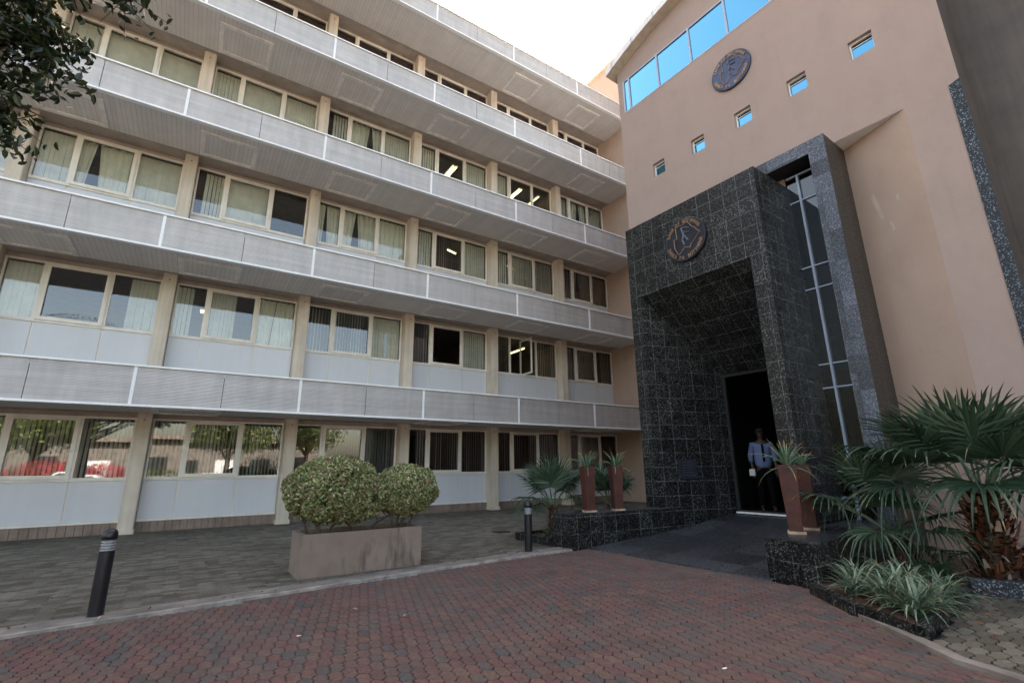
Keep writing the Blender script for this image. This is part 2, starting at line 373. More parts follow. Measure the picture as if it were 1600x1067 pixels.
# ================================================================ ground
def inside(P, poly):
    x, y = P[:, 0], P[:, 1]; r = np.zeros(len(P), bool); n = len(poly)
    for i in range(n):
        x1, y1 = poly[i]; x2, y2 = poly[(i + 1) % n]
        c = ((y1 > y) != (y2 > y)) & (x < (x2 - x1) * (y - y1) / (y2 - y1 + 1e-12) + x1); r ^= c
    return r
def pavers(name, poly, z, w, h, c, ang, mat, joint=.0055, th=.03):
    P = np.array(poly); ca, sa = math.cos(ang), math.sin(ang); Rm = np.array([[ca, -sa], [sa, ca]])
    Q = P @ Rm; (a0, b0), (a1, b1) = Q.min(0), Q.max(0)
    px = w - c; cols = np.arange(int(a0 / px) - 1, int(a1 / px) + 2); rows = np.arange(int(b0 / h) - 1, int(b1 / h) + 2)
    I, J = np.meshgrid(cols, rows); cx = (I * px).ravel().astype(float); cy = (J * h + (I % 2) * h / 2).ravel()
    cen = np.stack([cx, cy], 1); W = cen @ Rm.T; k = inside(W, poly); cen = cen[k]
    # shaped outline: a pointed octagon with a slight wave on the long sides (mates with its neighbour)
    wv = .009
    out = np.array([(-w / 2, 0), (-w / 2 + c, -h / 2), (-w * .08, -h / 2 + wv), (w * .08, -h / 2 - wv), (w / 2 - c, -h / 2), (w / 2, 0), (w / 2 - c, h / 2), (w * .08, h / 2 - wv), (-w * .08, h / 2 + wv), (-w / 2 + c, h / 2)])
    n = len(out); nrm = out / np.linalg.norm(out, axis=1)[:, None]
    o0 = out * (1 - 2 * joint / np.array([w, h])); o1 = o0 * np.array([1 - .008 / w, 1 - .008 / h]); o1m = o1
    K = len(cen); V = np.zeros((K, 3 * n, 3))
    for j, (ring, zz) in enumerate(((o0, -th), (o0, -.005), (o1m, 0.))):
        V[:, j * n:(j + 1) * n, :2] = cen[:, None] + ring[None]; V[:, j * n:(j + 1) * n, 2] = z + zz
    tl = rng.normal(0, .006, (K, 2)); dz = rng.normal(0, .0009, K)
    loc = V[:, :, :2] - cen[:, None]
    V[:, :, 2] += dz[:, None] + (loc * tl[:, None]).sum(2)
    V[:, :, :2] = V[:, :, :2] @ Rm.T
    F = []; base = [list(range(2 * n, 3 * n))] + [[j * n + i, j * n + (i + 1) % n, (j + 1) * n + (i + 1) % n, (j + 1) * n + i] for j in (0, 1) for i in range(n)]
    for q in range(K):
        o = q * 3 * n
        for f in base: F.append([v + o for v in f])
    tone = np.repeat(rng.random(K), len(base))
    o = mesh_np(name, V.reshape(-1, 3), F, mat, tone); return o

kerbL = [(-14, 5.15), (-5, 5.97), (-1.15, 6.31), (.24, 6.44), (2.8, 6.67), (5.0, 6.80), (5.69, 6.80)]
kerbR = [(6.06, 3.03), (5.87, 2.81), (5.57, 2.54), (5.39, 2.33), (5.09, 1.92), (4.77, 1.52), (4.62, 1.0), (4.7, .2), (4.9, -1), (5.2, -4)]
g = bmesh.new(); quad(g, (-300, -300, -.075), (300, -300, -.075), (300, 300, -.075), (-300, 300, -.075))
tag(link('ground', g, M['ground']), kind='structure')
road_poly = [(-7, -1.5), (5.0, -1.5)] + kerbR[::-1][2:] + [(6.2, 3.2), (6.12, 6.75)] + kerbL[::-1][:-1] + [(-7, 5.8)]
g = bmesh.new(); quad(g, (-40, -12, -.036), (5.6, -12, -.036), (6.6, 7.3, -.036), (-40, 3.2, -.036)); tag(link('road_bed', g, M['sand']), kind='structure')
tag(pavers('road_paving', road_poly, -.012, .196, .098, .042, R(91), M['redpave'], .0028), kind='structure')
g = bmesh.new(); quad(g, (-40, -60, -.066), (30, -60, -.066), (30, -7.5, -.066), (-40, -7.5, -.066)); tag(link('road_surface', g, M['greypave']), kind='structure')
walk_poly = [(-7, 6.0)] + [(x, y + .34) for x, y in kerbL[1:]] + [(5.9, 8.45), (9.6, 8.6), (15.1, 8.6), (15.1, 14.9), (-7, 14.9)]
g = bmesh.new(); prism(g, [(-40, 3.0), (-14, 5.3), (-5, 6.1), (5.75, 6.9), (5.75, 8.4), (15.2, 8.7), (15.2, 15.0), (-40, 15.0)], -.06, -.018)
tag(link('walkway_bed', g, M['sand']), kind='structure')
tag(pavers('walkway_paving', walk_poly, .0, .225, .1125, .05, R(1), M['greypave']), kind='structure')
side_poly = [(5.0, 1.72), (5.2, 1.76), (7.3, 2.05), (7.7, 1.6), (8.5, -3), (4.9, -3), (4.75, .2), (4.68, 1.0), (4.8, 1.45)]
g = bmesh.new(); prism(g, [(5.2, 1.75), (7.4, 2.05), (9.9, 2.0), (9.9, -6), (5.3, -6), (4.98, -1), (4.72, 1.2), (4.88, 1.6)], -.06, -.02); tag(link('side_path_bed', g, M['sand']), kind='structure')
tag(pavers('side_path_paving', side_poly, .002, .225, .1125, .05, R(4), M['greypave']), kind='structure')
def strip(bm, line, w0, w1, z0, z1, jit=0.):
    pts = [Vector((*p, 0)) for p in line]; L0 = []; L1 = []
    for i, p in enumerate(pts):
        d = (pts[min(i + 1, len(pts) - 1)] - pts[max(i - 1, 0)]).normalized(); n = Vector((-d.y, d.x, 0))
        L0.append(p + n * w0); L1.append(p + n * w1)
    for i in range(len(pts) - 1):
        prism(bm, [L0[i], L0[i + 1], L1[i + 1], L1[i]], z0, z1)
def dense(line, s=.3):
    out = []
    for (a, b), (c, d) in zip(line, line[1:]):
        n = max(1, int(math.hypot(c - a, d - b) / s))
        out += [(a + (c - a) * i / n + random.uniform(-.006, .006), b + (d - b) * i / n + random.uniform(-.006, .006)) for i in range(n)]
    return out + [line[-1]]
bm = bmesh.new(); strip(bm, dense(kerbL), .05, .36, -.06, .012); tag(link('pavement_edge', bm, M['concrete']), kind='structure')
bm = bmesh.new(); strip(bm, dense(kerbL), .0, .05, -.06, .017); tag(link('kerb', bm, M['whitekerb']), kind='structure')
bm = bmesh.new(); strip(bm, dense(kerbR, .12), -.01, .095, -.06, .02); tag(link('kerb', bm, M['concrete']), kind='structure')

# ================================================================ office building
SB = [2.71, 6.32, 9.87, 13.39, 16.86]         # soffit levels
PT = [3.60, 7.19, 10.74, 14.24, 17.65]        # parapet tops
BAY = 3.3; K0, K1 = -4, 5
XL, XR = -14.2, 15.18
colx = lambda k: -0.99 + BAY * k
office = Thing('office_building', 'long five storey office block with ribbed grey balcony bands and cream columns', 'office building', (0, 15, 0))
# rooms behind
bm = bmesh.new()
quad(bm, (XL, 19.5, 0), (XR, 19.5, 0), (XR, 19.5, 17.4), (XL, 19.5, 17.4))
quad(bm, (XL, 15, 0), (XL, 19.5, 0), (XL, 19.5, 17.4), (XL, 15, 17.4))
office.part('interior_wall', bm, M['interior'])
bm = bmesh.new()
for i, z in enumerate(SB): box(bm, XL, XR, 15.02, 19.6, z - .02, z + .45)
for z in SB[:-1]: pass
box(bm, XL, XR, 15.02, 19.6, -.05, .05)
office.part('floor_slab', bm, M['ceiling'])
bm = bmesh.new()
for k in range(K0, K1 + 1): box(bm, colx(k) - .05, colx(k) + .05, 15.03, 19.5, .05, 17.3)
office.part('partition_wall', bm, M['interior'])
bm = bmesh.new(); box(bm, XL, XR, 13.1, 24, 16.98, 17.28); office.part('roof', bm, M['concsoff'])
bm = bmesh.new(); box(bm, XL - .2, XL, 12.9, 24, 0, 17.3); box(bm, XL, XR, 23.8, 24, 0, 17.0); office.part('wall', bm, M['column'])
for i, z in enumerate(SB):
    # slatted soffit, then bare concrete up to the windows, and the balcony deck
    office.part('soffit', bbox(XL, XR, 12.93, 14.43, z + .03, z + .06), M['soffit'])
    bm = bmesh.new(); box(bm, XL, XR, 12.93, 15.0, z + .062, z + .24); office.part('balcony_deck', bm, M['concsoff'])
    bm = bmesh.new(); box(bm, XL, XR, 12.87, 12.925, z + .005, z + .75); office.part('parapet_core', bm, M['interiordark'])
    bm = bmesh.new(); box(bm, XL, XR, 12.80, 12.93, z, z + .045); office.part('bottom_rail', bm, M['rail'])
    bm = bmesh.new(); box(bm, XL, XR, 12.79, 12.95, PT[i] - .04, PT[i]); office.part('top_rail', bm, M['rail'])
    for k in range(K0, K1):
        xj = -1.172 + BAY * k
        xe = min(xj + BAY, XR); xm = xj + BAY * .5
        if xe - xj < .3: continue
        d1, d2 = random.uniform(-.004, .004), random.uniform(-.004, .004)
        bm = bmesh.new(); box(bm, xj + .03, min(xm - .006, xe), 12.83 + d1, 12.86, z + .05, PT[i] - .045)
        if xm < xe: box(bm, xm + .006, xe - .03 if xe < XR else xe, 12.83 + d2, 12.86, z + .05, PT[i] - .045)
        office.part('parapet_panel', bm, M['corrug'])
        bm = bmesh.new(); box(bm, xj - .03, xj + .03, 12.815, 12.86, z + .048, PT[i] - .042); office.part('parapet_post', bm, M['rail'])
    for k in range(K0, K1):
        if i == 0 and k % 2: continue
        x0 = colx(k) + .17
        if x0 + 1.35 > XR: continue
        if i == 4 and k < 3: continue
        bm = bmesh.new(); a, b, c, d = x0, x0 + 1.34, 13.22, 14.38; f = .11; zb, zt = z + .002, z + .029
        box(bm, a, b, c, c + f, zb, zt); box(bm, a, b, d - f, d, zb, zt); box(bm, a, a + f, c + f, d - f, zb, zt); box(bm, b - f, b, c + f, d - f, zb, zt)
        hf = office.part('soffit_hatch', bm, M['hatch'])
        bm = bmesh.new()
        for yy in (c + .2, d - .2): tube(bm, [(b - .055, yy, z + .004), (b - .055, yy, z + .014)], .014, 8)
        office.part('catch', bm, M['black'], parent=hf)
for k in range(K0, K1):
    x = colx(k); bm = bmesh.new(); box(bm, x - .15, x + .15, 14.6, 15.1, 0, 17.0)
    bmesh.ops.bevel(bm, geom=[e for e in bm.edges if abs(e.verts[0].co.z - e.verts[1].co.z) > 5], offset=.018, segments=2, affect='EDGES')
    for z in SB: tube(bm, [(x, 14.596, z - .12), (x, 14.603, z - .12)], .018, 8, mi=1)
    cl = office.part('column', bm, [M['column'], M['black']])
    bm = bmesh.new(); box(bm, x - .175, x + .175, 14.57, 15.1, 0, .1); office.part('column_foot', bm, M['column'], parent=cl)
# windows: a fixed light, a casement, a fixed light
STY = {  # per storey, per bay k: three codes  b=blind closed, s=slats open, c=curtain, n=nothing, p=half, o=open casement, j=ajar, d=grey blinds, r=brown slats standing in for the room behind
 0: {-1: 'sss', 0: 'sss', 1: 'ndd', 2: 'sss', 3: 'sss', 4: 'sbs'},
 1: {-1: 'bnp', 0: 'ppc', 1: 'ssb', 2: 'sob', 3: 'sjs', 4: 'bbp'},
 2: {-1: 'bcb', 0: 'pbn', 1: 'ccc', 2: 'bsb', 3: 'bbb', 4: 'pcb'},
 3: {-1: 'bbb', 0: 'bbb', 1: 'pcb', 2: 'bnb', 3: 'bnn', 4: 'bcb'},
 4: {}}
def blind(office, par, code, x0, x1, z0, z1, y=15.1):
    bm = bmesh.new(); n = max(4, int((x1 - x0) / .085)); w = (x1 - x0) / n
    if code == 'n' or code == 'o' or code == 'j': bm.free(); return
    mat = M['slat']
    if code == 'r': ang, rng_, mat = R(8), range(n), M['roombr']
    elif code == 'b': ang, rng_ = R(12), range(n)
    elif code == 's': ang, rng_ = R(62), range(n)
    elif code == 'd': ang, rng_, mat = R(25), range(n), M['slatdk']
    elif code == 'p': ang, rng_ = R(25), (range(n // 2 + 1) if random.random() < .5 else range(n // 2 - 1, n))
    if code == 'c':
        m = 46; mat = M['curtain']; gap = random.uniform(.3, .7)
        pr = None
        for i in range(m + 1):
            t_ = i / m; x = x0 + (x1 - x0) * t_
            yy = y + .025 * math.sin(t_ * 37 + x) + .012 * math.sin(t_ * 83)
            pin = .10 * math.exp(-((t_ - gap) / .13) ** 2) * (1 if t_ > gap else -1)
            cur = (bm.verts.new((x + pin * (x1 - x0), yy, z0)), bm.verts.new((x + pin * .6 * (x1 - x0), yy, (z0 + z1) / 2)), bm.verts.new((x, yy, z1)))
            if pr and not (abs(t_ - gap) < .02):
                bm.faces.new((pr[0], cur[0], cur[1], pr[1])); bm.faces.new((pr[1], cur[1], cur[2], pr[2]))
            pr = cur
    else:
        for i in rng_:
            a = ang + random.uniform(-.09, .09); cx = x0 + (i + .5) * w; hw = .045
            if code == 's': a += .12 * math.sin(i * .9 + x0)
            dx, dy = hw * math.cos(a), hw * math.sin(a)
            sw = random.uniform(-.006, .006)
            quad(bm, (cx - dx + sw, y - dy, z0), (cx + dx + sw, y + dy, z0), (cx + dx, y + dy, z1), (cx - dx, y - dy, z1))
    office.part('blind' if code != 'c' else 'curtain', bm, mat, parent=par)
def frect(bm, x0, x1, z0, z1, y0, y1, f):
    box(bm, x0, x1, y0, y1, z0, z0 + f); box(bm, x0, x1, y0, y1, z1 - f, z1)
    box(bm, x0, x0 + f, y0, y1, z0 + f, z1 - f); box(bm, x1 - f, x1, y0, y1, z0 + f, z1 - f)
SILL = [1.21, 4.80, 8.34, 11.88, 15.42]
for fl in range(5):
    zh = SB[fl] - .06 + (.0 if fl else 0); zs = SILL[fl]; zf = .24 if fl == 0 else SB[fl - 1] + .24
    bm = bmesh.new(); box(bm, XL, XR, 14.99, 15.06, zh - .01, SB[fl] + .07); office.part('lintel', bm, M['concsoff'])
    for k in range(K0, K1):
        x0 = colx(k) + .16; x1 = min(colx(k + 1) - .16, XR)
        if x1 - x0 < 1.5: continue
        W = x1 - x0; a, b = x0 + .24 * W, x0 + .66 * W
        codes = STY[fl].get(k)
        if codes is None: codes = 'rrr' if fl == 4 else random.choice(['bbs', 'ssb', 'bcb', 'pbs'])
        bm = bmesh.new()
        frect(bm, x0, x1, zs, zh, 14.93, 15.0, .045)
        box(bm, a - .035, a + .035, 14.925, 15.0, zs + .045, zh - .045); box(bm, b - .035, b + .035, 14.925, 15.0, zs + .045, zh - .045)
        wn_ = office.part('window', bm, M['frame'])
        if codes[1] != 'j':
            bm = bmesh.new(); frect(bm, a + .02, b - .02, zs + .025, zh - .025, 14.895, 14.95, .085); office.part('casement', bm, M['frame'], parent=wn_)
        else:
            bm = bmesh.new(); xc = (a + b) / 2 + .03
            for q in ((zs + .03, zs + .09), (zh - .09, zh - .03)): box(bm, xc, xc + .045, 14.45, 15.25, *q)
            for q in ((14.45, 14.51), (15.19, 15.25)): box(bm, xc, xc + .045, *q, zs + .09, zh - .09)
            office.part('casement', bm, M['frame'], parent=wn_)
        bm = bmesh.new()
        for j, (p, q) in enumerate(((x0 + .04, a - .03), (a + .06, b - .06), (b + .03, x1 - .04))):
            if codes[j] in 'oj': continue
            tl = random.uniform(-.004, .004); t2 = random.uniform(-.003, .003)
            quad(bm, (p, 14.965 - tl, zs + .04), (q, 14.965 + tl, zs + .04), (q, 14.965 + tl + t2, zh - .04), (p, 14.965 - tl + t2, zh - .04))
        office.part('pane', bm, M['glass'], parent=wn_)
        for j, (p, q) in enumerate(((x0 + .03, a - .02), (a + .03, b - .03), (b + .02, x1 - .03))):
            blind(office, wn_, codes[j], p, q, zs + .03, zh - .05)
        bm = bmesh.new()
        for p, q in ((x0, a - .018), (a + .018, b - .018), (b + .018, x1)): box(bm, p, q, 14.962, 15.01, zf + .05, zs - .03)
        sp = office.part('spandrel', bm, M['sill'])
        bm = bmesh.new(); box(bm, x0, x1, 14.985, 15.03, zf, zs - .001); box(bm, x0, x1, 14.93, 15.0, zs - .03, zs - .002); box(bm, x0, x1, 14.92, 15.0, zf, zf + .045)
        office.part('trim', bm, M['frame'], parent=sp)
bm = bmesh.new()
for i in range(int((XR - XL) / .15)):
    x = XL + i * .15; box(bm, x + .004, x + .146, 14.9 + random.uniform(-.003, .003), 15.02, 0, .235)
office.part('skirting', bm, M['skirt'])
# ceiling fittings in view
for n_, (x, y, z, ln, wd, an) in enumerate([(7.50, 15.95, 13.18, 1.2, .26, 90), (10.68, 15.75, 13.18, .9, .2, 90), (11.7, 15.75, 13.18, .8, .12, 90), (10.82, 15.95, 6.05, 1.0, .07, 90),
        (.1, 15.9, 13.22, .35, .12, 0), (1.75, 15.9, 13.22, .35, .12, 0), (-1.9, 15.9, 13.22, .35, .12, 0), (-.1, 15.8, 9.7, .3, .1, 0), (7.7, 15.9, 9.7, .5, .08, 20), (10.6, 16, 9.7, .6, .07, 20), (-.2, 15.9, 5.85, .12, .3, 0)]):
    lab = ['wide tube light on the ceiling behind the dark middle pane of the fourth storey', 'tube light behind the fourth storey window right of the column, left one of its pair', 'tube light behind the fourth storey window, right one of its pair',
           'yellow strip light glowing behind the ajar casement on the second storey', 'small yellow downlight behind the fourth storey blinds near the window head at left', 'small yellow downlight at the right light of the same fourth storey window',
           'small yellow downlight behind the leftmost fourth storey window by the tree', 'small yellow downlight at the head of the third storey window with a dark pane', 'pair of yellow spots low in the third storey middle window', 'thin light behind the third storey window with pale blinds', 'short yellow lamp seen through the second storey window reflecting a tree'][n_]
    t = Thing('ceiling_light', lab, 'ceiling light', (x, y, z), group='lights behind the office windows', rz=R(an))
    bm = bmesh.new(); frect(bm, -ln / 2, ln / 2, -.0, .06, -wd / 2, wd / 2, .005)
    t.part('housing', bm, M['rail'], local=True)
    bm = bmesh.new(); m = max(1, int(wd / .1))
    for i in range(m):
        yy = -wd / 2 + (i + .5) * wd / m; tube(bm, [(-ln / 2 + .02, yy, -.02), (ln / 2 - .02, yy, -.02)], .022, 8)
    t.part('tube', bm, M['tube'], local=True)

# ================================================================ entrance block (frame L)
XT = 9.5
tower = Thing('entrance_block', 'tall pink rendered entrance block with curved white roof and blue glass band', 'building', (XT, 4.4, 0), LM)
WN = [(6.46, 6.82), (5.32, 5.67), (4.17, 4.55), (3.03, 3.40), (1.89, 2.27)]
YR, YLf = .99, 7.76
ZA = lambda y: 13.34 - .059 * (y - 4.36) ** 2
bm = bmesh.new()
holes = [(a, b, 8.67, 9.06) for a, b in WN] + [(1.13, YR + .0001 + 0, 0, 0, 1)][:0]
holes += [(1.72, 2.80, 0, 7.22, 1), (2.80, 3.75, 0, 7.18, 1), (3.75, 6.6, 0, 4.6, 1)]
wall_holes(bm, XT, YR, YLf, 0, 11.19, holes, .16)
# above the glass band up to the curved roof
n = 24
for i in range(n):
    a = YR + (YLf - YR) * i / n; b = YR + (YLf - YR) * (i + 1) / n
    quad(bm, (XT, b, 12.24), (XT, a, 12.24), (XT, a, ZA(a)), (XT, b, ZA(b)))
quad(bm, (XT, 7.56, 11.19), (XT, YLf, 11.19), (XT, YLf, 12.24), (XT, 7.56, 12.24))
quad(bm, (XT, YLf, 0), (XT + 7, YLf, 0), (XT + 7, YLf, 12.7), (XT, YLf, 12.7))
tower.part('wall', bm, M['pink'])
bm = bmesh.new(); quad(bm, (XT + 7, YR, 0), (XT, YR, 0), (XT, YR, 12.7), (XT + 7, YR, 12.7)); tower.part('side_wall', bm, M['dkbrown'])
# shallow splayed recess beside the granite frame
bm = bmesh.new()
quad(bm, (9.93, 2.80, 0), (XT, 1.72, 0), (XT, 1.72, 7.22), (9.93, 2.80, 7.22))
tower.part('splayed_wall', bm, M['pink2'])
bm = bmesh.new(); f = bm.faces.new([bm.verts.new(p) for p in ((XT, 2.80, 7.22), (XT, 1.72, 7.22), (9.93, 2.80, 7.22))])
tower.part('recess_soffit', bm, M['rail'])
bm = bmesh.new()
def onsplay(y, z, o=-.003):
    t_ = (y - 1.72) / 1.08; return (XT + .43 * t_ + o, y, z)
for pts in ([(2.52, 6.02), (2.45, 6.06), (2.41, 5.80), (2.38, 5.55), (2.42, 5.50), (2.47, 5.75)], [(2.32, 5.42), (2.28, 5.45), (2.25, 5.25), (2.29, 5.22)], [(2.13, 5.83), (2.09, 5.84), (2.09, 5.72), (2.13, 5.73)]):
    bm.faces.new([bm.verts.new(onsplay(*p)) for p in pts])
tower.part('scuff_mark', bm, M['scuff'])
# small square windows
for a, b in WN:
    bm = bmesh.new(); X = XT + .08
    box(bm, X, X + .05, a, b, 8.67, 8.70); box(bm, X, X + .05, a, b, 9.03, 9.06); box(bm, X, X + .05, a, a + .022, 8.70, 9.03); box(bm, X, X + .05, b - .022, b, 8.70, 9.03)
    box(bm, X + .012, X + .02, a + .022, b - .022, 8.95, 8.965)
    wf = tower.part('window', bm, M['rail'])
    bm = bmesh.new(); quad(bm, (X + .03, b - .02, 8.69), (X + .03, a + .02, 8.69), (X + .03, a + .02, 8.96), (X + .03, b - .02, 8.96)); tower.part('pane', bm, M['mirror'], parent=wf)
    bm = bmesh.new(); quad(bm, (X + .045, b, 8.9), (X + .045, a, 8.9), (X + .045, a, 9.05), (X + .045, b, 9.05)); tower.part('painted_reflection', bm, M['interiordark'], parent=wf)  # near-black strip stands in for the reveal's reflection above the pane
# glass band
ML = [7.555, 7.36, 6.38, 5.39, 4.41, 3.42, 2.43, 1.44, .99]
bm = bmesh.new()
for y in ML: box(bm, XT - .012, XT + .05, y - .022, y + .022, 11.19, 12.24)
box(bm, XT - .010, XT + .05, YR, 7.555, 11.17, 11.205); box(bm, XT - .010, XT + .05, YR, 7.555, 12.22, 12.255)
gb = tower.part('ribbon_window', bm, M['alu'])
bm = bmesh.new()
for a, b in zip(ML, ML[1:]):
    t1 = random.uniform(-.004, .004); quad(bm, (XT + .02, a, 11.19), (XT + .02 + t1, b, 11.19), (XT + .02 + t1, b, 12.24), (XT + .02, a, 12.24))
tower.part('pane', bm, M['mirror'], parent=gb)
# barrel roof with white fascia
bm = bmesh.new(); y0, y1 = YR - .2, YLf + .18; n = 28; X0 = XT - .3
pr = None
for i in range(n + 1):
    y = y0 + (y1 - y0) * i / n; zb = ZA(y) ; zt = zb + .22
    cur = [bm.verts.new(p) for p in ((X0, y, zb), (X0, y, zt), (XT + 7, y, zt), (XT + 7, y, zb))]
    if pr:
        for j in range(4): bm.faces.new((pr[j], cur[j], cur[(j + 1) % 4], pr[(j + 1) % 4])).material_index = 1 if j == 3 else 0
    else: bm.faces.new(cur)
    pr = cur
bm.faces.new(pr[::-1]); bmesh.ops.recalc_face_normals(bm, faces=bm.faces[:])
rf = tower.part('roof', bm, [M['roofwhite'], M['column']])
bm = bmesh.new()
for i in range(0, n, 3):
    y = y0 + (y1 - y0) * i / n; box(bm, X0 - .012, X0 + .01, y - .012, y + .012, ZA(y) + .01, ZA(y) + .235)
tower.part('fascia_joint', bm, M['alu'], parent=rf)
# rough granite strip on the outer corner
bm = bmesh.new(); fs = prism(bm, [(XT - .012, YR - .006), (XT - .012, 1.13), (XT + .04, 1.13), (XT + .04, YR - .006)], 0, 7.28)
for v in bm.verts:
    if v.co.z > 7 and v.co.y > 1.1: v.co.z -= .05
tower.part('corner_strip', bm, M['riprap'])
# granite portal
PX = 8.1; PYR, PYL, PZ = 3.68, 6.74, 6.67; OYR, OYL, OZ = 3.97, 6.46, 4.98
bm = bmesh.new()
wall_holes(bm, PX, PYR, PYL, 0, PZ, [(OYR, OYL, 0, OZ, 1)])
quad(bm, (PX, PYR, 0), (XT + .02, PYR, 0), (XT + .02, PYR, PZ), (PX, PYR, PZ)); quad(bm, (XT + .02, PYL, 0), (PX, PYL, 0), (PX, PYL, PZ), (XT + .02, PYL, PZ))
quad(bm, (PX, PYL, PZ), (PX, PYR, PZ), (XT + .02, PYR, PZ), (XT + .02, PYL, PZ))
# passage: splayed left wall, straight right wall, falling ceiling
DX, DZ = 9.85, 3.3; SP = lambda x: OYL - .364 * (x - PX)
quad(bm, (PX, OYL, 0), (DX, SP(DX), 0), (DX, SP(DX), DZ), (PX, OYL, OZ))
quad(bm, (DX, OYR, 0), (PX, OYR, 0), (PX, OYR, OZ), (DX, OYR, DZ))
quad(bm, (PX, OYR, OZ), (PX, OYL, OZ), (DX, SP(DX), DZ), (DX, OYR, DZ))
portal = tower.part('portal', bm, M['granite'])
bm = bmesh.new()
nx = 14
prof = [(PX, .14), (8.7, .2), (9.2, .31), (9.6, .40), (DX, .42), (14, .42)]
frect(bm, DX - .02, DX + .04, 0, 1, 0, 1, .02); bm.clear()
# glazed doors at the back of the passage
fy0, fy1 = OYR, SP(DX)
def yrect(bm, X0, X1, y0, y1, z0, z1, f):
    box(bm, X0, X1, y0, y1, z0, z0 + f); box(bm, X0, X1, y0, y1, z1 - f, z1); box(bm, X0, X1, y0, y0 + f, z0 + f, z1 - f); box(bm, X0, X1, y1 - f, y1, z0 + f, z1 - f)
yrect(bm, DX - .03, DX + .04, fy0, fy1, .425, DZ - .01, .06)
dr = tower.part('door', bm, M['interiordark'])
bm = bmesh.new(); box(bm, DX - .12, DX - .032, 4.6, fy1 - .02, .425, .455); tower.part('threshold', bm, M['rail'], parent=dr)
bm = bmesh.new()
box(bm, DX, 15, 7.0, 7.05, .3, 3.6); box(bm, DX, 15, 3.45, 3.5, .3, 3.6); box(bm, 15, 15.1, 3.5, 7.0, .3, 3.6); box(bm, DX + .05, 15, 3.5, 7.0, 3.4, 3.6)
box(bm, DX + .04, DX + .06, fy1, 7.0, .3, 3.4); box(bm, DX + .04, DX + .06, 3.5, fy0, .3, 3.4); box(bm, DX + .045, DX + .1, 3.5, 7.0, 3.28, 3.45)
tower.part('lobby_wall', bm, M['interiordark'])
# ramp
bm = bmesh.new(); rp = [(6.2, -.03), (6.36, .0), (8.7, .2), (9.2, .31), (9.6, .40), (15, .42)]
pr = None
def ylim(x):
    if x < 8.1: yl = 6.62 - .152 * (x - 6.2) + .15
    elif x < DX + .1: yl = SP(x) + .1
    else: yl = 7.0
    return (3.3 if x < 8.1 else (OYR - .1 if x < DX + .1 else 2.6)), yl
for x, z in [(6.2, -.03), (6.36, 0.), (8.05, .145), (8.11, .15), (8.7, .2), (9.2, .31), (9.6, .40), (9.9, .42), (9.96, .42), (15, .42)]:
    a, b = ylim(x)
    if x < 6.4: a, b = 3.42, 6.72
    cur = (bm.verts.new((x, a, z)), bm.verts.new((x, b, z)))
    if pr: bm.faces.new((pr[0], cur[0], cur[1], pr[1]))
    pr = cur
bm.transform(LM); tag(link('ramp', bm, M['granitefloor']), kind='structure')
# tall glazed slot in its blue-grey granite frame
FX, FY0, FY1, FZ, FO = 9.03, 2.80, 3.09, 7.222, 6.96
bm = bmesh.new(); GX = 9.42
box(bm, FX, 9.93, FY0, FY1, 0, FZ); box(bm, FX, XT + .01, FY1, 4.6, FO, FZ)
for f in bm.faces:
    if f.normal.y < -.9 and abs(f.calc_center_median().y - FY0) < .01: f.material_index = 1
bm.normal_update()
for f in bm.faces:
    if f.normal.y < -.9 and abs(f.calc_center_median().y - FY0) < .01: f.material_index = 1
fr = tower.part('granite_frame', bm, [M['granite2'], M['graniteside']])
bm = bmesh.new(); box(bm, GX, GX + .1, 3.09, 3.70, 0, .25)
for z in (6.86, 6.31, 4.94, 4.51, 3.09, 2.67, 1.25, .83): box(bm, GX - .03, GX + .04, 3.09, 3.69, z - .013, z + .013)
box(bm, GX - .05, GX + .05, 3.46, 3.497, .25, 6.86); box(bm, GX - .02, GX + .04, 3.09, 3.11, .25, 6.9)
sw = tower.part('slot_window', bm, M['alu'])
bm = bmesh.new(); quad(bm, (GX, 3.69, .25), (GX, 3.09, .25), (GX, 3.09, 6.86), (GX, 3.69, 6.86)); tower.part('pane', bm, M['glassdk'], parent=sw)
bm = bmesh.new(); box(bm, GX + .6, GX + .65, 2.9, 3.9, 0, 7.1); quad(bm, (GX + .02, 3.09, .2), (GX + .6, 3.09, .2), (GX + .6, 3.09, 7.1), (GX + .02, 3.09, 7.1)); quad(bm, (GX + .02, 3.7, .2), (GX + .6, 3.7, .2), (GX + .6, 3.7, 7.1), (GX + .02, 3.7, 7.1))
quad(bm, (FX, 3.09, 6.955), (GX + .6, 3.09, 6.955), (GX + .6, 3.9, 6.955), (FX, 3.9, 6.955)); tower.part('slot_interior', bm, M['interiordark'], parent=sw)
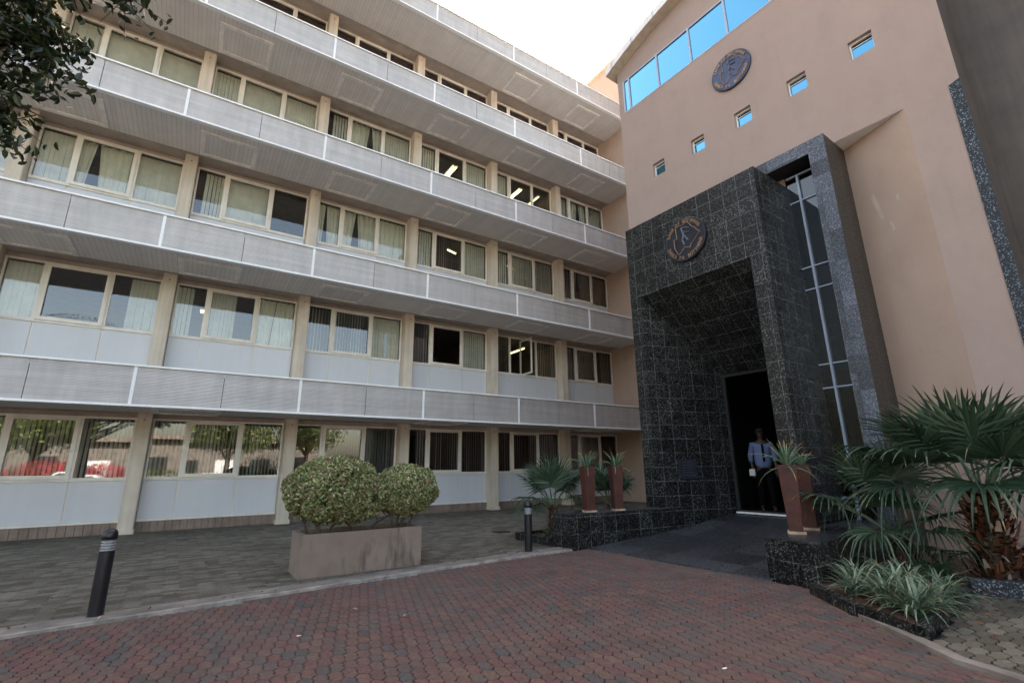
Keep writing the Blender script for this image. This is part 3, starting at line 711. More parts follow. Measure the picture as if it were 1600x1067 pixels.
# plaque on the passage wall
bm = bmesh.new(); a = Vector((8.62, SP(8.62) - .012, 0)); b = Vector((9.0, SP(9.0) - .012, 0)); z0, z1 = 1.12, 1.5
bm.faces.new([bm.verts.new(p) for p in ((a.x, a.y, z0), (b.x, b.y, z0), (b.x, b.y, z1), (a.x, a.y, z1))])
ext = bmesh.ops.extrude_face_region(bm, geom=bm.faces[:])
bmesh.ops.translate(bm, verts=[v for v in ext['geom'] if isinstance(v, bmesh.types.BMVert)], vec=(-.005, -.012, 0))
bmesh.ops.recalc_face_normals(bm, faces=bm.faces[:])
pl = Thing('wall_plaque', 'small blue grey engraved plaque on the dark granite wall inside the entrance', 'plaque', (8.8, SP(8.8), 1.12), LM)
pl.part('plate', bm, M['plaque'])
bm = bmesh.new()
for i in range(6):
    z = 1.18 + i * .05; q = [a.lerp(b, .12), a.lerp(b, .88 - .1 * (i % 3))]
    quad(bm, (q[0].x - .007, q[0].y - .016, z), (q[1].x - .007, q[1].y - .016, z), (q[1].x - .007, q[1].y - .016, z + .012), (q[0].x - .007, q[0].y - .016, z + .012))
pl.part('engraved_lines', bm, M['silver'])

# pink wing closing the courtyard behind, and the dark wing at the right
wing = Thing('rear_wing', 'pink rendered wing rising behind the office roof at its right end', 'building', (15.2, 16, 0))
bm = bmesh.new(); box(bm, 15.18, 24, 8.6, 22, 0, 20.9); wing.part('wall', bm, M['pink2'])
bm = bmesh.new(); box(bm, 15.05, 24.2, 8.5, 22.2, 20.9, 21.1); wing.part('coping', bm, M['column'])
dw = Thing('side_wing', 'dark brown wall at the right edge with a blue window high up', 'building', (10.6, -2, 0), LM)
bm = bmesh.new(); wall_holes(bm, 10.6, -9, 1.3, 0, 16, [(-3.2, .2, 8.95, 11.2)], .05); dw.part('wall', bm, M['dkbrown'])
bm = bmesh.new(); yrect(bm, 10.45, 10.62, -3.2, .2, 8.95, 11.2, .05); wf = dw.part('window', bm, M['alu'])
bm = bmesh.new(); quad(bm, (10.5, .18, 8.97), (10.5, -3.18, 8.97), (10.5, -3.18, 11.2), (10.5, .18, 11.2)); dw.part('pane', bm, M['mirror'], parent=wf)

# ================================================================ round seals
MAPP = [(-0.38, 0.68), (-0.21, 0.7), (-0.02, 0.68), (0.09, 0.72), (0.19, 0.77), (0.32, 0.6), (0.4, 0.45), (0.53, 0.36), (0.62, 0.21), (0.76, 0.06), (0.6, -0.06), (0.47, -0.21), (0.3, -0.32), (0.23, -0.45), (-0.02, -0.36), (-0.17, -0.49), (-0.28, -0.6), (-0.38, -0.57), (-0.43, -0.43), (-0.51, -0.26), (-0.51, 0.15), (-0.36, 0.15)]
def seal(X, cy, cz, rad, dm, label):
    t = Thing('wall_seal', label, 'wall emblem', (X, cy, cz), LM, group='round seals on the entrance block')
    # local frame of the disc: u = to the viewer's right (-y), v = up, facing -x
    P = lambda u, v, o: (X - o, cy - u, cz + v)
    bm = bmesh.new(); n = 64
    prof = [(rad, .0), (rad, .045), (rad - .012, .055), (rad - .028, .055), (rad - .038, .048), (0.001, .05)]
    rings = [[bm.verts.new(P(r * math.cos(2 * math.pi * i / n), r * math.sin(2 * math.pi * i / n), o)) for i in range(n)] for r, o in prof]
    for a, b in zip(rings, rings[1:]):
        for i in range(n): bm.faces.new((a[i], a[(i + 1) % n], b[(i + 1) % n], b[i]))
    bmesh.ops.recalc_face_normals(bm, faces=bm.faces[:])
    disc = t.part('disc', bm, dm)
    # outline traced from the seal; coordinates undone for the oblique view
    us = [(u * rad, v * rad) for u, v in MAPP]
    bm = bmesh.new(); pts = [P(u, v, .055) for u, v in us]; pts.append(pts[0])
    for a, b in zip(pts, pts[1:]): tube(bm, [a, b], .0085, 6)
    t.part('map_outline', bm, M['copper'], parent=disc)
    bm = bmesh.new()
    for st in ([(-.11, .55), (.09, .53), (.28, .43)], [(-.09, .4), (.06, .3), (.26, .26)], [(-.09, .57), (-.06, .4), (0, .23), (-.11, .02)], [(.02, .17), (.17, -.11)], [(-.09, -.02), (-.02, -.26)], [(-.02, .3), (-.04, .04)]):
        tube(bm, [P(u * rad, v * rad, .056) for u, v in st], [.02 * rad * 2.2 * (1 - .4 * i / len(st)) for i in range(len(st))], 6)
    t.part('relief_figure', bm, M['silver'], parent=disc)
    # lettering round the rim
    bm = bmesh.new()
    def letters(txt, a0, a1, top):
        n = len(txt)
        for i, ch in enumerate(txt):
            if ch == ' ': continue
            a = R(a0 + (a1 - a0) * (i / (n - 1) if n > 1 else .5))
            cu = bpy.data.curves.new('tmp', 'FONT'); cu.body = ch; cu.size = .105; cu.extrude = .006; cu.align_x = 'CENTER'; cu.align_y = 'CENTER'; cu.offset = .0035
            ob = bpy.data.objects.new('tmp', cu); C.objects.link(ob); bpy.context.view_layer.update()
            me = bpy.data.meshes.new_from_object(ob.evaluated_get(bpy.context.evaluated_depsgraph_get()))
            r = rad * .83; th = a - math.pi / 2 if top else a + math.pi / 2
            b2 = bmesh.new(); b2.from_mesh(me)
            for v in b2.verts:
                x, y, z = v.co; x *= .8
                u = x * math.cos(th) - y * math.sin(th) + r * math.cos(a); w_ = x * math.sin(th) + y * math.cos(th) + r * math.sin(a)
                v.co = P(u, w_, .055 + z)
            m2 = bpy.data.meshes.new('t'); b2.to_mesh(m2); b2.free(); bm.from_mesh(m2)
            bpy.data.objects.remove(ob); bpy.data.curves.remove(cu); bpy.data.meshes.remove(me); bpy.data.meshes.remove(m2)
    letters('BANK', 156, 128, True); letters('OF', 113, 103, True); letters('BOTSWANA', 88, 27, True)
    letters('BANKA', 196, 231, False); letters('YA', 249, 259, False); letters('BOTSWANA', 280, 341, False)
    bmesh.ops.recalc_face_normals(bm, faces=bm.faces[:])
    t.part('lettering', bm, M['copper'], parent=disc)
seal(XT, 4.45, 10.18, .47, M['emblem2'], 'upper round seal, blue, on the pink wall under the glass band')
seal(PX, 5.20, 5.82, .47, M['emblem'], 'lower round seal, dark, on the black granite above the doorway')

# ================================================================ granite planters
def block(name, label, pts, z1, mat, cap=True, z0=-.06):
    t = Thing(name, label, 'plinth', (pts[0][0], pts[0][1], 0), LM)
    bm = bmesh.new(); prism(bm, pts, z0, z1 - (.02 if cap else 0)); t.part('body', bm, mat)
    if cap:
        bm = bmesh.new(); c = Vector((sum(p[0] for p in pts) / len(pts), sum(p[1] for p in pts) / len(pts)))
        q = [tuple(Vector(p) + (Vector(p) - c).normalized() * .008) for p in pts]; prism(bm, q, z1 - .02, z1); t.part('cap', bm, M['granitefloor'])
    return t
block('granite_plinth', 'low black granite plinth carrying two rusty pots, left of the ramp', [(5.93, 6.68), (8.72, 6.25), (8.72, 6.95), (5.93, 7.08)], .58, M['granite'])
block('granite_plinth', 'black granite plinth carrying rusty pots, right of the ramp', [(6.43, 3.50), (6.29, 2.83), (9.52, 2.96), (9.52, 3.60)], .49, M['granite'])
def curb(label, line, w, z, mat, F=LM):
    t = Thing('planter_curb', label, 'planter curb', (line[0][0], line[0][1], 0), F, group='granite curbs round the planting beds')
    bm = bmesh.new(); strip(bm, line, 0, w, -.06, z); t.part('curb_stone', bm, mat)
curb('thin granite curb round the small bed behind the second bollard', [(5.93, 7.06), (5.93, 8.28), (9.4, 8.35)], -.08, .13, M['granite'])
curb('low granite curb of the pointed bed of pale strap leaves', [(6.05, 2.86), (5.55, 2.28), (5.17, 1.60), (7.22, 1.74)], .09, .09, M['granite'])
curb('taller granite curb in front of the big palm', [(7.22, 1.74), (7.46, 1.35), (9.5, -3)], .10, .17, M['riprap'])
bm = bmesh.new(); prism(bm, [(5.97, 7.0), (9.4, 6.9), (9.45, 8.3), (5.97, 8.24)], -.05, .07); bm.transform(LM); tag(link('soil', bm, M['soil']), kind='structure')
bm = bmesh.new(); prism(bm, [(5.3, 1.72), (5.66, 2.28), (6.2, 2.85), (9.6, 3.0), (9.55, .95), (10.6, .9), (10.6, -3), (9.5, -3), (7.5, 1.42), (7.3, 1.80)], -.05, .06)
bmesh.ops.subdivide_edges(bm, edges=bm.edges[:], cuts=1); bm.transform(LM); tag(link('soil', bm, M['soil']), kind='structure')

# ================================================================ plants
def leaves_np(cen, nrm, size, asp=.5, jit=.7, fold=.0, droop=0.):
    """one pointed leaf (4-gon, two tris) per centre; returns V, F"""
    n = len(cen); nr = nrm + rng.normal(0, jit, (n, 3)); nr /= np.linalg.norm(nr, axis=1)[:, None]
    t = rng.normal(0, 1, (n, 3)); t[:, 2] -= droop; t -= (t * nr).sum(1)[:, None] * nr; t /= np.linalg.norm(t, axis=1)[:, None]
    b = np.cross(nr, t); s = (size * rng.uniform(.65, 1.25, n))[:, None]
    bb = b * s * asp * .5; up = nr * s * fold
    V = np.stack([cen - t * s * .5, cen - t * s * .22 + bb * .85 + up, cen + t * s * .15 + bb * .8 + up, cen + t * s * .55, cen + t * s * .15 - bb * .8 + up, cen - t * s * .22 - bb * .85 + up], 1).reshape(-1, 3)
    q = np.arange(n)[:, None] * 6; F = np.concatenate([q + np.array([[0, 1, 2, 3]]), q + np.array([[0, 3, 4, 5]])], 1).reshape(-1, 4)
    return V, F
def sph(n):
    v = rng.normal(0, 1, (n, 3)); return v / np.linalg.norm(v, axis=1)[:, None]
def crown(o_parent, name, lobes, n, size, mat, shell=.25, asp=.5, jit=.7, bump_=.12, zmin=None, tonebias=0., fold=.1, hole=0.):
    Vs, Fs, Ts, k = [], [], [], 0
    for (cx, cy, cz, rx, ry, rz_), m in zip(lobes, n):
        d = sph(m); a = np.arctan2(d[:, 1], d[:, 0]); bf = 1 + bump_ * (np.sin(a * 5 + cx * 3) * np.sin(d[:, 2] * 7 + cy) + .6 * np.sin(a * 11 + 2) * np.cos(d[:, 2] * 13))
        rr = (1 - shell * rng.random(m) ** 1.6) * bf
        P = d * rr[:, None] * np.array([rx, ry, rz_]) + np.array([cx, cy, cz])
        if hole:
            hn = np.sin(P[:, 0] * 9 + 1) * np.sin(P[:, 1] * 8 + 2) * np.sin(P[:, 2] * 10 + 3); kp = hn < hole; P, d = P[kp], d[kp]
        if zmin is not None: kp = P[:, 2] > zmin; P, d = P[kp], d[kp]
        V, F = leaves_np(P, d, size, asp, jit, fold); Vs.append(V); Fs.append(F + k); k += len(V)
        Ts.append(np.repeat(np.clip(rng.random(len(P)) + tonebias, 0, 1), 2))
    o = mesh_np(name, np.concatenate(Vs), np.concatenate(Fs), mat, np.concatenate(Ts)); o.parent = o_parent; return o

# box planter with two clipped shrubs
pb = Thing('box_planter', 'long brown plastered box planter with dark stains in front of the offices', 'planter', (2.2, 7.5, 0))
bm = bmesh.new(); x0, x1, y0, y1 = 1.39, 3.08, 7.19, 7.86; wl = .07
prism(bm, [(x0, y0), (x1, y0 - .02), (x1 + .02, y1), (x0, y1)], -.01, .45)
for q in ([(x0, y0), (x1, y0 - .02), (x1 - wl, y0 + wl - .02), (x0 + wl, y0 + wl)], [(x1, y0 - .02), (x1 + .02, y1), (x1 - wl, y1 - wl), (x1 - wl, y0 + wl - .02)], [(x1 + .02, y1), (x0, y1), (x0 + wl, y1 - wl), (x1 - wl, y1 - wl)], [(x0, y1), (x0, y0), (x0 + wl, y0 + wl), (x0 + wl, y1 - wl)]):
    prism(bm, q, .45, .54)
bmesh.ops.remove_doubles(bm, verts=bm.verts[:], dist=.0005)
pb.part('box', bm, M['planter'])
pb.part('soil', bbox(x0 + wl - .01, x1 - wl + .01, y0 + wl - .03, y1 - wl + .01, .46, .49), M['soil'])
def shrub(label, base, lobes, ns, stems):
    t = Thing('clipped_shrub', label, 'shrub', base, group='clipped shrubs in the box planter')
    lb = [(a - base[0], b - base[1], c - base[2], d, e, f) for a, b, c, d, e, f in lobes]
    crown(t.o, 'foliage', lb, ns, .046, M['bush'], .15, .6, .8, .05, hole=.86)
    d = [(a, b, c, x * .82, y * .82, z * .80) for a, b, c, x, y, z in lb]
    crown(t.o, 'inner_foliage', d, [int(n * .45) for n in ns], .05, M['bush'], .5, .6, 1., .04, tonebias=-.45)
    bm = bmesh.new()
    for (a, b) in stems:
        a = Vector(a) - Vector(base); b = Vector(b) - Vector(base); m = a.lerp(b, .5) + Vector((random.uniform(-.08, .08), random.uniform(-.05, .05), 0))
        tube(bm, [a, m, b, b + Vector((random.uniform(-.05, .05), 0, .2))], [.022, .016, .012, .006], 6)
        for _ in range(3):
            c = m.lerp(b, random.random()); tube(bm, [c, c + Vector((random.uniform(-.25, .25), random.uniform(-.15, .15), .18))], [.009, .004], 5)
    t.part('stem', bm, M['bark'], local=True)
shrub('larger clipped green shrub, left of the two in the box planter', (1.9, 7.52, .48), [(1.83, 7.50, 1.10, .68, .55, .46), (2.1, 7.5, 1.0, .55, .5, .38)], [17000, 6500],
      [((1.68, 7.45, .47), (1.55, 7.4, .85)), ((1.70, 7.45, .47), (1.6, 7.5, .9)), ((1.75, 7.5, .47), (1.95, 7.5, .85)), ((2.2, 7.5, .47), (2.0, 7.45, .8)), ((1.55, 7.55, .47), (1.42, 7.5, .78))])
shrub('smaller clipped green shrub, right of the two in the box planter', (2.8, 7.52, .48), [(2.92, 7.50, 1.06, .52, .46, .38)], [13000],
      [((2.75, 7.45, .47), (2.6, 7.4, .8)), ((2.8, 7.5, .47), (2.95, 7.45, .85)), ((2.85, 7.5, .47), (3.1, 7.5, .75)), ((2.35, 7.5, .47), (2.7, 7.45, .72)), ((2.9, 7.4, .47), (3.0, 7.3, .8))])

def fan_frond(hub, d, up, rad, nseg=30, spread=235, droop=.25, fuse=.46, stalk=None, t0=.0, seedv=0):
    """one palmate frond: folded blades radiating from the hub, joined near it and free beyond"""
    rs = random.Random(seedv); d = Vector(d).normalized(); s = d.cross(Vector(up)).normalized(); nn = s.cross(d).normalized(); V = []; F = []; T = []
    hub = Vector(hub)
    da = R(spread) / nseg
    for i in range(nseg):
        a = -R(spread) / 2 + (i + .5) * da; ln = rad * (1 - .22 * abs(a / (R(spread) / 2)) ** 3) * rs.uniform(.93, 1.04)
        dr = d * math.cos(a) + s * math.sin(a); lat = nn.cross(dr).normalized()
        wmax = 2 * fuse * rad * math.tan(da / 2) * 1.0; tone = min(.85, max(0, rs.gauss(.42, .17))); dk = droop * rs.uniform(.5, 1.5) * (2.2 if rs.random() < .15 else 1)
        sw = rs.uniform(-.05, .05)
        ks = [.03, fuse * .55, fuse, .66, .82, .93, 1.0]; ws = [.10, .55, .98, .66, .42, .22, .03]; base = len(V)
        for k, wd in zip(ks, ws):
            x = max(0, k - fuse)
            p = hub + dr * ln * k + nn * (.07 * rad * math.sin(k * 2.2)) - Vector((0, 0, 1)) * (dk * rad * (x ** 2.2) * 3.2) + lat * sw * rad * x
            hw = lat * (wmax * wd / 2); dip = nn * (wmax * wd * .30)
            V += [tuple(p - hw), tuple(p - dip), tuple(p + hw)]
        tipc = rs.random()
        for j in range(len(ks) - 1):
            o = base + 3 * j
            F += [(o, o + 1, o + 4, o + 3), (o + 1, o + 2, o + 5, o + 4)]; tt = tone + (.5 if j == len(ks) - 2 and tipc < .4 else 0); T += [min(1, tt)] * 2
    return V, F, T
def palm(label, base, hgt, rt, fronds, rad, boots=60, F=ID, group='fan palms by the entrance', lean=(0, 0)):
    t = Thing('fan_palm', label, 'palm', base, F, group=group)
    bm = bmesh.new(); top = Vector((lean[0], lean[1], hgt))
    tube(bm, [(0, 0, -.05), top * .5, top], [rt * .75, rt * .7, rt * .55], 12)
    t.part('trunk', bm, M['bark'], local=True)
    V, Fc, T = [], [], []; rs = random.Random(int(base[0] * 100 + base[1] * 7))
    for i in range(boots):
        z = hgt * (i + .5) / boots; a = i * 2.4 + rs.uniform(-.2, .2); p = Vector((lean[0] * z / hgt, lean[1] * z / hgt, z))
        out = Vector((math.cos(a), math.sin(a), 0)); sd = Vector((-out.y, out.x, 0)); w_ = rt * rs.uniform(.10, .24); ln = rt * rs.uniform(.35, .95); o = len(V)
        r0 = rt * (.78 - .2 * z / hgt); cv = rs.uniform(.3, 1.1); tip = p + out * (r0 + ln * .8) + Vector((0, 0, ln * cv))
        if rs.random() < .25: tip += out * ln * .9 - Vector((0, 0, ln * .9)); w_ *= .4
        md = p + out * (r0 + ln * .45) + Vector((0, 0, ln * .25))
        V += [tuple(p + out * r0 * .8 - sd * w_), tuple(p + out * r0 * .8 + sd * w_), tuple(md + sd * w_ * .75), tuple(md - sd * w_ * .75), tuple(tip + sd * w_ * .3), tuple(tip - sd * w_ * .3), tuple(p + out * (r0 + .02) + Vector((0, 0, -.03)))]
        Fc += [(o, o + 1, o + 2, o + 3), (o + 3, o + 2, o + 4, o + 5), (o, o + 6, o + 1)]; c = rs.random() ** 1.3; T += [c, min(1, c + rs.choice((0, .15, .4))), c * .5]
    b = mesh_np('leaf_boot', V, Fc, M['boot'], T); b.parent = t.o
    for i, (az, el, ln, sc, dr) in enumerate(fronds):
        a, e = R(az), R(el); dirv = Vector((math.cos(a) * math.cos(e), math.sin(a) * math.cos(e), math.sin(e)))
        p0 = top + Vector((math.cos(a), math.sin(a), 0)) * rt * .3; p1 = p0 + dirv * ln * .5 + Vector((0, 0, .03)); p2 = p0 + dirv * ln - Vector((0, 0, .04 * ln))
        fd = (p2 - p1).normalized(); fd = (fd - Vector((0, 0, dr * .45))).normalized()
        V, Fc, T = fan_frond(p2, fd, (0, 0, 1), rad * sc, droop=dr * .8, seedv=i * 17 + int(base[0] * 10), nseg=30)
        k0 = len(V); bmx = bmesh.new(); tube(bmx, [p0, p1, p2, p2 + fd * .05], [.016, .012, .009, .004], 5); bmx.verts.index_update()
        V = V + [tuple(v.co) for v in bmx.verts]; fx = [tuple(v.index + k0 for v in f.verts) for f in bmx.faces]; bmx.free()
        Fc = Fc + fx; T = T + [.75] * len(fx)
        o = mesh_np('frond', V, Fc, M['palmleaf'], T); o.parent = t.o
    return t
def Lw(x, y, z=0): v = LM @ Vector((x, y, z)); return (v.x, v.y, v.z)
rs = random.Random(3)
# large palm in front of the pink wall
fr_ = [(110, 60, .62, 1., .12), (140, 50, .70, 1.05, .15), (165, 66, .62, 1.05, .1), (200, 60, .62, 1.1, .12), (235, 66, .6, 1.05, .1), (268, 58, .62, 1., .12), (300, 62, .55, 1., .15), (40, 65, .5, 1., .15),
       (125, 32, .75, 1.05, .25), (160, 30, .72, 1.05, .3), (200, 14, .50, 1.1, .55), (240, 30, .6, 1.0, .35), (275, 25, .6, 1., .4), (185, 80, .55, .95, .05), (130, 8, .7, .95, .5), (222, 42, .6, 1., .2), (310, 25, .6, 1., .4), (250, 5, .5, .95, .6)]
palm('big fan palm with a shaggy orange trunk at the right edge', (7.75, 1.88, .04), 1.0, .215, fr_, .76, 420)
palm('medium fan palm with drooping leaves between the big palm and the granite plinth', (7.65, 2.72, .04), .42, .15,
     [(110, 58, .7, 1., .2), (150, 66, .8, 1.05, .15), (195, 45, .6, 1., .4), (130, 35, .8, 1., .4), (235, 20, .5, .9, .6), (175, 15, .5, .9, .7), (260, 40, .4, .9, .4), (90, 35, .7, 1., .4), (210, 74, .8, 1., .1)], .58, 120)
palm('small fan palm low behind the strap leaves near the pink wall', (7.95, 2.45, .04), .12, .09,
     [(200, 35, .35, 1., .5), (160, 40, .35, 1., .5), (240, 35, .3, 1., .5), (120, 45, .3, 1., .5), (180, 10, .3, .9, .8)], .42, 24)
palm('fan palm with an orange trunk in the small bed behind the second bollard', (6.08, 7.80, .03), .62, .13,
     [(85, 80, .48, 1.05, .05), (150, 50, .42, 1., .2), (185, 22, .42, 1., .3), (215, 68, .40, 1.1, .08), (110, 60, .5, .95, .1), (300, 52, .40, 1., .2), (340, 55, .45, 1., .2), (30, 60, .45, .95, .2), (260, 72, .46, 1.1, .05), (170, 4, .40, .95, .4), (325, 25, .4, .9, .4)], .58, 130)
palm('fan palm standing between the two rusty pots on the left plinth', (7.35, 7.52, .03), .60, .12,
     [(180, 66, .45, 1., .1), (220, 50, .4, .9, .2), (270, 62, .4, 1., .15), (140, 50, .45, .9, .2), (320, 55, .35, .9, .2), (100, 75, .5, 1., .1), (0, 50, .4, .9, .3)], .50, 110)
palm('dark dwarf fan palm low between the orange trunk and the first pot', (6.85, 7.55, .03), .08, .08,
     [(190, 30, .3, 1., .4), (230, 45, .3, 1., .4), (270, 30, .3, .9, .4), (140, 50, .3, 1., .4), (310, 40, .3, .9, .4)], .40, 16)

def aloe(bm_list, c, n, ln, rs, lean=(0, 0)):
    V, F, T = bm_list
    for i in range(n):
        a = i * 2.399 + rs.uniform(-.2, .2); k = i / n; e = R(84 - 62 * k ** 1.5 + rs.uniform(-6, 6)) if i < n - 4 else R(rs.uniform(-8, 12)); l_ = ln * rs.uniform(.8, 1.15) * (.75 + .35 * k)
        out = Vector((math.cos(a), math.sin(a), 0)); sd = Vector((-out.y, out.x, 0)); tone = min(.92, max(0, rs.gauss(.45, .22))); o = len(V); m = 5
        for j in range(m + 1):
            t_ = j / m; ee = e - .25 * t_ + (.0 if k < .6 else -.25 * t_ ** 2); p = Vector(c) + out * (.015 + l_ * t_ * math.cos(ee)) + Vector((0, 0, l_ * t_ * math.sin(ee)))
            w_ = (.012 + .02 * ln) * (1 - t_) ** .7 + .0015; th = w_ * .5; nrm = sd.cross(out * math.cos(ee) + Vector((0, 0, math.sin(ee)))).normalized()
            V += [tuple(p - sd * w_ - nrm * 0), tuple(p + nrm * th * .2), tuple(p + sd * w_), tuple(p - nrm * -th * -1.6)]
        for j in range(m):
            q = o + 4 * j
            for s in range(4): F.append((q + s, q + (s + 1) % 4, q + 4 + (s + 1) % 4, q + 4 + s)); T.append(1. if (j == m - 1) else tone)
def pot(label, base, top, hh, wt, wb, rz, plabel, ln, lean=0):
    t = Thing('steel_pot', label, 'plant pot', base, group='tall rusty steel pots', rz=rz)
    bm = bmesh.new(); z0 = .03
    ring = lambda w_, z: [bm.verts.new((sx * w_ / 2, sy * w_ / 2, z)) for sx, sy in ((-1, -1), (1, -1), (1, 1), (-1, 1))]
    r = [ring(wb, z0), ring(wt, hh), ring(wt - .02, hh), ring(wt - .03, hh - .05)]
    for a, b in zip(r, r[1:]):
        for i in range(4): bm.faces.new((a[i], a[(i + 1) % 4], b[(i + 1) % 4], b[i]))
    bm.faces.new(r[0][::-1]); bm.faces.new(r[-1]).material_index = 1
    bmesh.ops.bevel(bm, geom=[e for e in bm.edges if abs(e.verts[0].co.z - e.verts[1].co.z) > .4], offset=.006, segments=1, affect='EDGES')
    t.part('body', bm, [M['rust'], M['soil']], local=True)
    bm = bmesh.new(); b_ = wb * .62; prism(bm, [(-b_, -b_ * 1.1), (b_ * 1.1, -b_), (b_ * 1.2, 0), (b_, b_ * 1.05), (-b_ * .9, b_), (-b_ * 1.15, .1 * b_)], .0, .03)
    t.part('base_stone', bm, M['slab'], local=True)
    p = Thing('aloe', plabel, 'aloe', (base[0], base[1], base[2] + hh), group='aloes in the rusty pots')
    V, F, T = [], [], []; rr = random.Random(int(base[0] * 91)); aloe((V, F, T), (0, 0, -.03), 22, ln, rr)
    o = mesh_np('leaves', V, F, M['aloe'], T, smooth=True); o.parent = p.o
    if lean:
        V2, F2, T2 = [], [], []; bm = bmesh.new(); tube(bm, [(0, 0, -.05), (.0, 0, .08)], [.02, .016], 6); p.part('stalk', bm, M['bark'], local=True)
pot('rusty steel pot on the left plinth, nearest the bollard', (*Lw(6.46, 6.70)[:2], .58), 0, .80, .215, .16, R(-12), 'aloe in the pot nearest the second bollard', .40)
pot('rusty steel pot on the left plinth, beside the portal leg', (*Lw(7.08, 6.58)[:2], .58), 0, .80, .215, .16, R(-20), 'aloe in the left plinth pot beside the portal leg', .40)
pot('front rusty steel pot on the right plinth with a tan stone under it', (*Lw(7.0, 3.36)[:2], .49), 0, .88, .235, .165, R(28), 'upright aloe in the front pot of the right plinth', .46, 1)
pot('rear rusty steel pot half hidden behind the front one on the right plinth', (*Lw(7.56, 3.42)[:2], .49), 0, .88, .225, .16, R(20), 'aloe in the rear pot of the right plinth', .28)

def strap_clump(label, x, y, n, ln, sv):
    t = Thing('strap_leaf_plant', label, 'ornamental grass', (x, y, .06), group='pale strap leaf plants in the pointed bed')
    rs = random.Random(sv); V, F, T = [], [], []
    for i in range(n):
        a = rs.uniform(0, 6.283); e = R(rs.uniform(28, 84)); l_ = ln * rs.uniform(.75, 1.35); out = Vector((math.cos(a), math.sin(a), 0)); sd = Vector((-out.y, out.x, 0))
        o = len(V); m = 6; p = Vector((rs.uniform(-.05, .05), rs.uniform(-.05, .05), 0)); w0 = rs.uniform(.008, .013); tone = min(.93, max(0, rs.gauss(.5, .25)))
        if rs.random() < .05: tone = 1
        for j in range(m + 1):
            t_ = j / m; w_ = w0 * (1 - t_ ** 2.2) + .0006; V += [tuple(p - sd * w_), tuple(p + sd * w_)]
            ee = e - 1.5 * t_ ** 1.4 * (l_ / ln); p = p + (out * math.cos(ee) + Vector((0, 0, math.sin(ee)))) * l_ / m
            if p.z < .01: p.z = .01
        for j in range(m): q = o + 2 * j; F.append((q, q + 1, q + 3, q + 2)); T.append(tone)
    o = mesh_np('leaf_blades', V, F, M['lily'], T, smooth=True); o.parent = t.o
for i, (x, y, n, ln, lab) in enumerate([(5.95, 2.62, 110, .36, 'pale strap leaf plant nearest the plinth corner'), (6.35, 2.72, 120, .38, 'pale strap leaf plant against the plinth side'), (5.75, 2.25, 130, .38, 'pale strap leaf plant leaning over the curved kerb'),
        (6.15, 2.30, 130, .40, 'pale strap leaf plant in the middle of the pointed bed'), (5.62, 1.98, 140, .40, 'greenest strap leaf plant, spilling over the bed tip towards the path'), (6.0, 1.98, 120, .36, 'pale strap leaf plant spreading over the path side curb'),
        (6.6, 2.35, 120, .38, 'pale strap leaf plant at the back of the bed near the palm trunk'), (6.75, 2.65, 90, .34, 'pale strap leaf plant in the shade under the medium palm'), (6.45, 2.02, 110, .34, 'small strap leaf plant at the path side, right end of the clump')]):
    strap_clump(lab, x, y, int(n * .75), ln, i * 5 + 1)
strap_clump('dark grass tuft behind the second bollard in the small bed', 5.95, 7.75, 90, .3, 99)

# ================================================================ bollards
bol = Thing('bollard', 'black louvred bollard light at left, leaning in the wide view near the kerb', 'bollard', (-.56, 6.66, 0), group='bollard lights along the kerb')
bm = bmesh.new(); lathe(bm, [(.072, 0), (.072, .012), (.066, .014), (.066, .60), (.060, .603)], 28); bol.part('post', bm, M['black'], local=True, smooth=False)
bm = bmesh.new()
for i in range(4): z = .606 + i * .026; lathe(bm, [(.045, z), (.064, z + .002), (.060, z + .014), (.045, z + .018)], 28)
lathe(bm, [(.043, .60), (.043, .71)], 20); bol.part('louvre', bm, M['greyring'], local=True)
bm = bmesh.new(); lathe(bm, [(.06, .71), (.068, .712), (.068, .745), (.064, .775), (.05, .80), (.028, .813), (.004, .817)], 28); bol.part('cap', bm, M['black'], local=True, smooth=True)
b2 = copy_tree(bol.o); b2.location = (5.0, 7.12, 0); b2['label'] = 'black louvred bollard light in front of the small palm bed'

# drain cover and road scraps
t = Thing('drain_cover', 'small dark square drain cover in the paving behind the second bollard', 'drain cover', (6.0, 9.6, .0))
bm = bmesh.new(); frect(bm, -.15, .15, 0, .02, -.15, .15, .01); box(bm, -.14, .14, -.14, .14, .004, .012); t.part('lid', bm, M['black'], local=True)
for i, (x, y, s_) in enumerate([(2.75, 1.55, .05), (3.35, 2.4, .025), (1.0, 4.9, .02)]):
    bm = bmesh.new(); n_ = 7; vs = [bm.verts.new((x + s_ * random.uniform(.6, 1.3) * math.cos(k * 6.283 / n_), y + .6 * s_ * random.uniform(.6, 1.2) * math.sin(k * 6.283 / n_), -.008 + random.uniform(0, .003))) for k in range(n_)]
    bm.faces.new(vs); tag(link('litter_scrap', bm, M['paper'] if i else M['slab']), ['flattened tan scrap on the red paving at lower right', 'tiny white scrap on the red paving right of centre', 'tiny white scrap on the red paving left of centre'][i], 'litter')

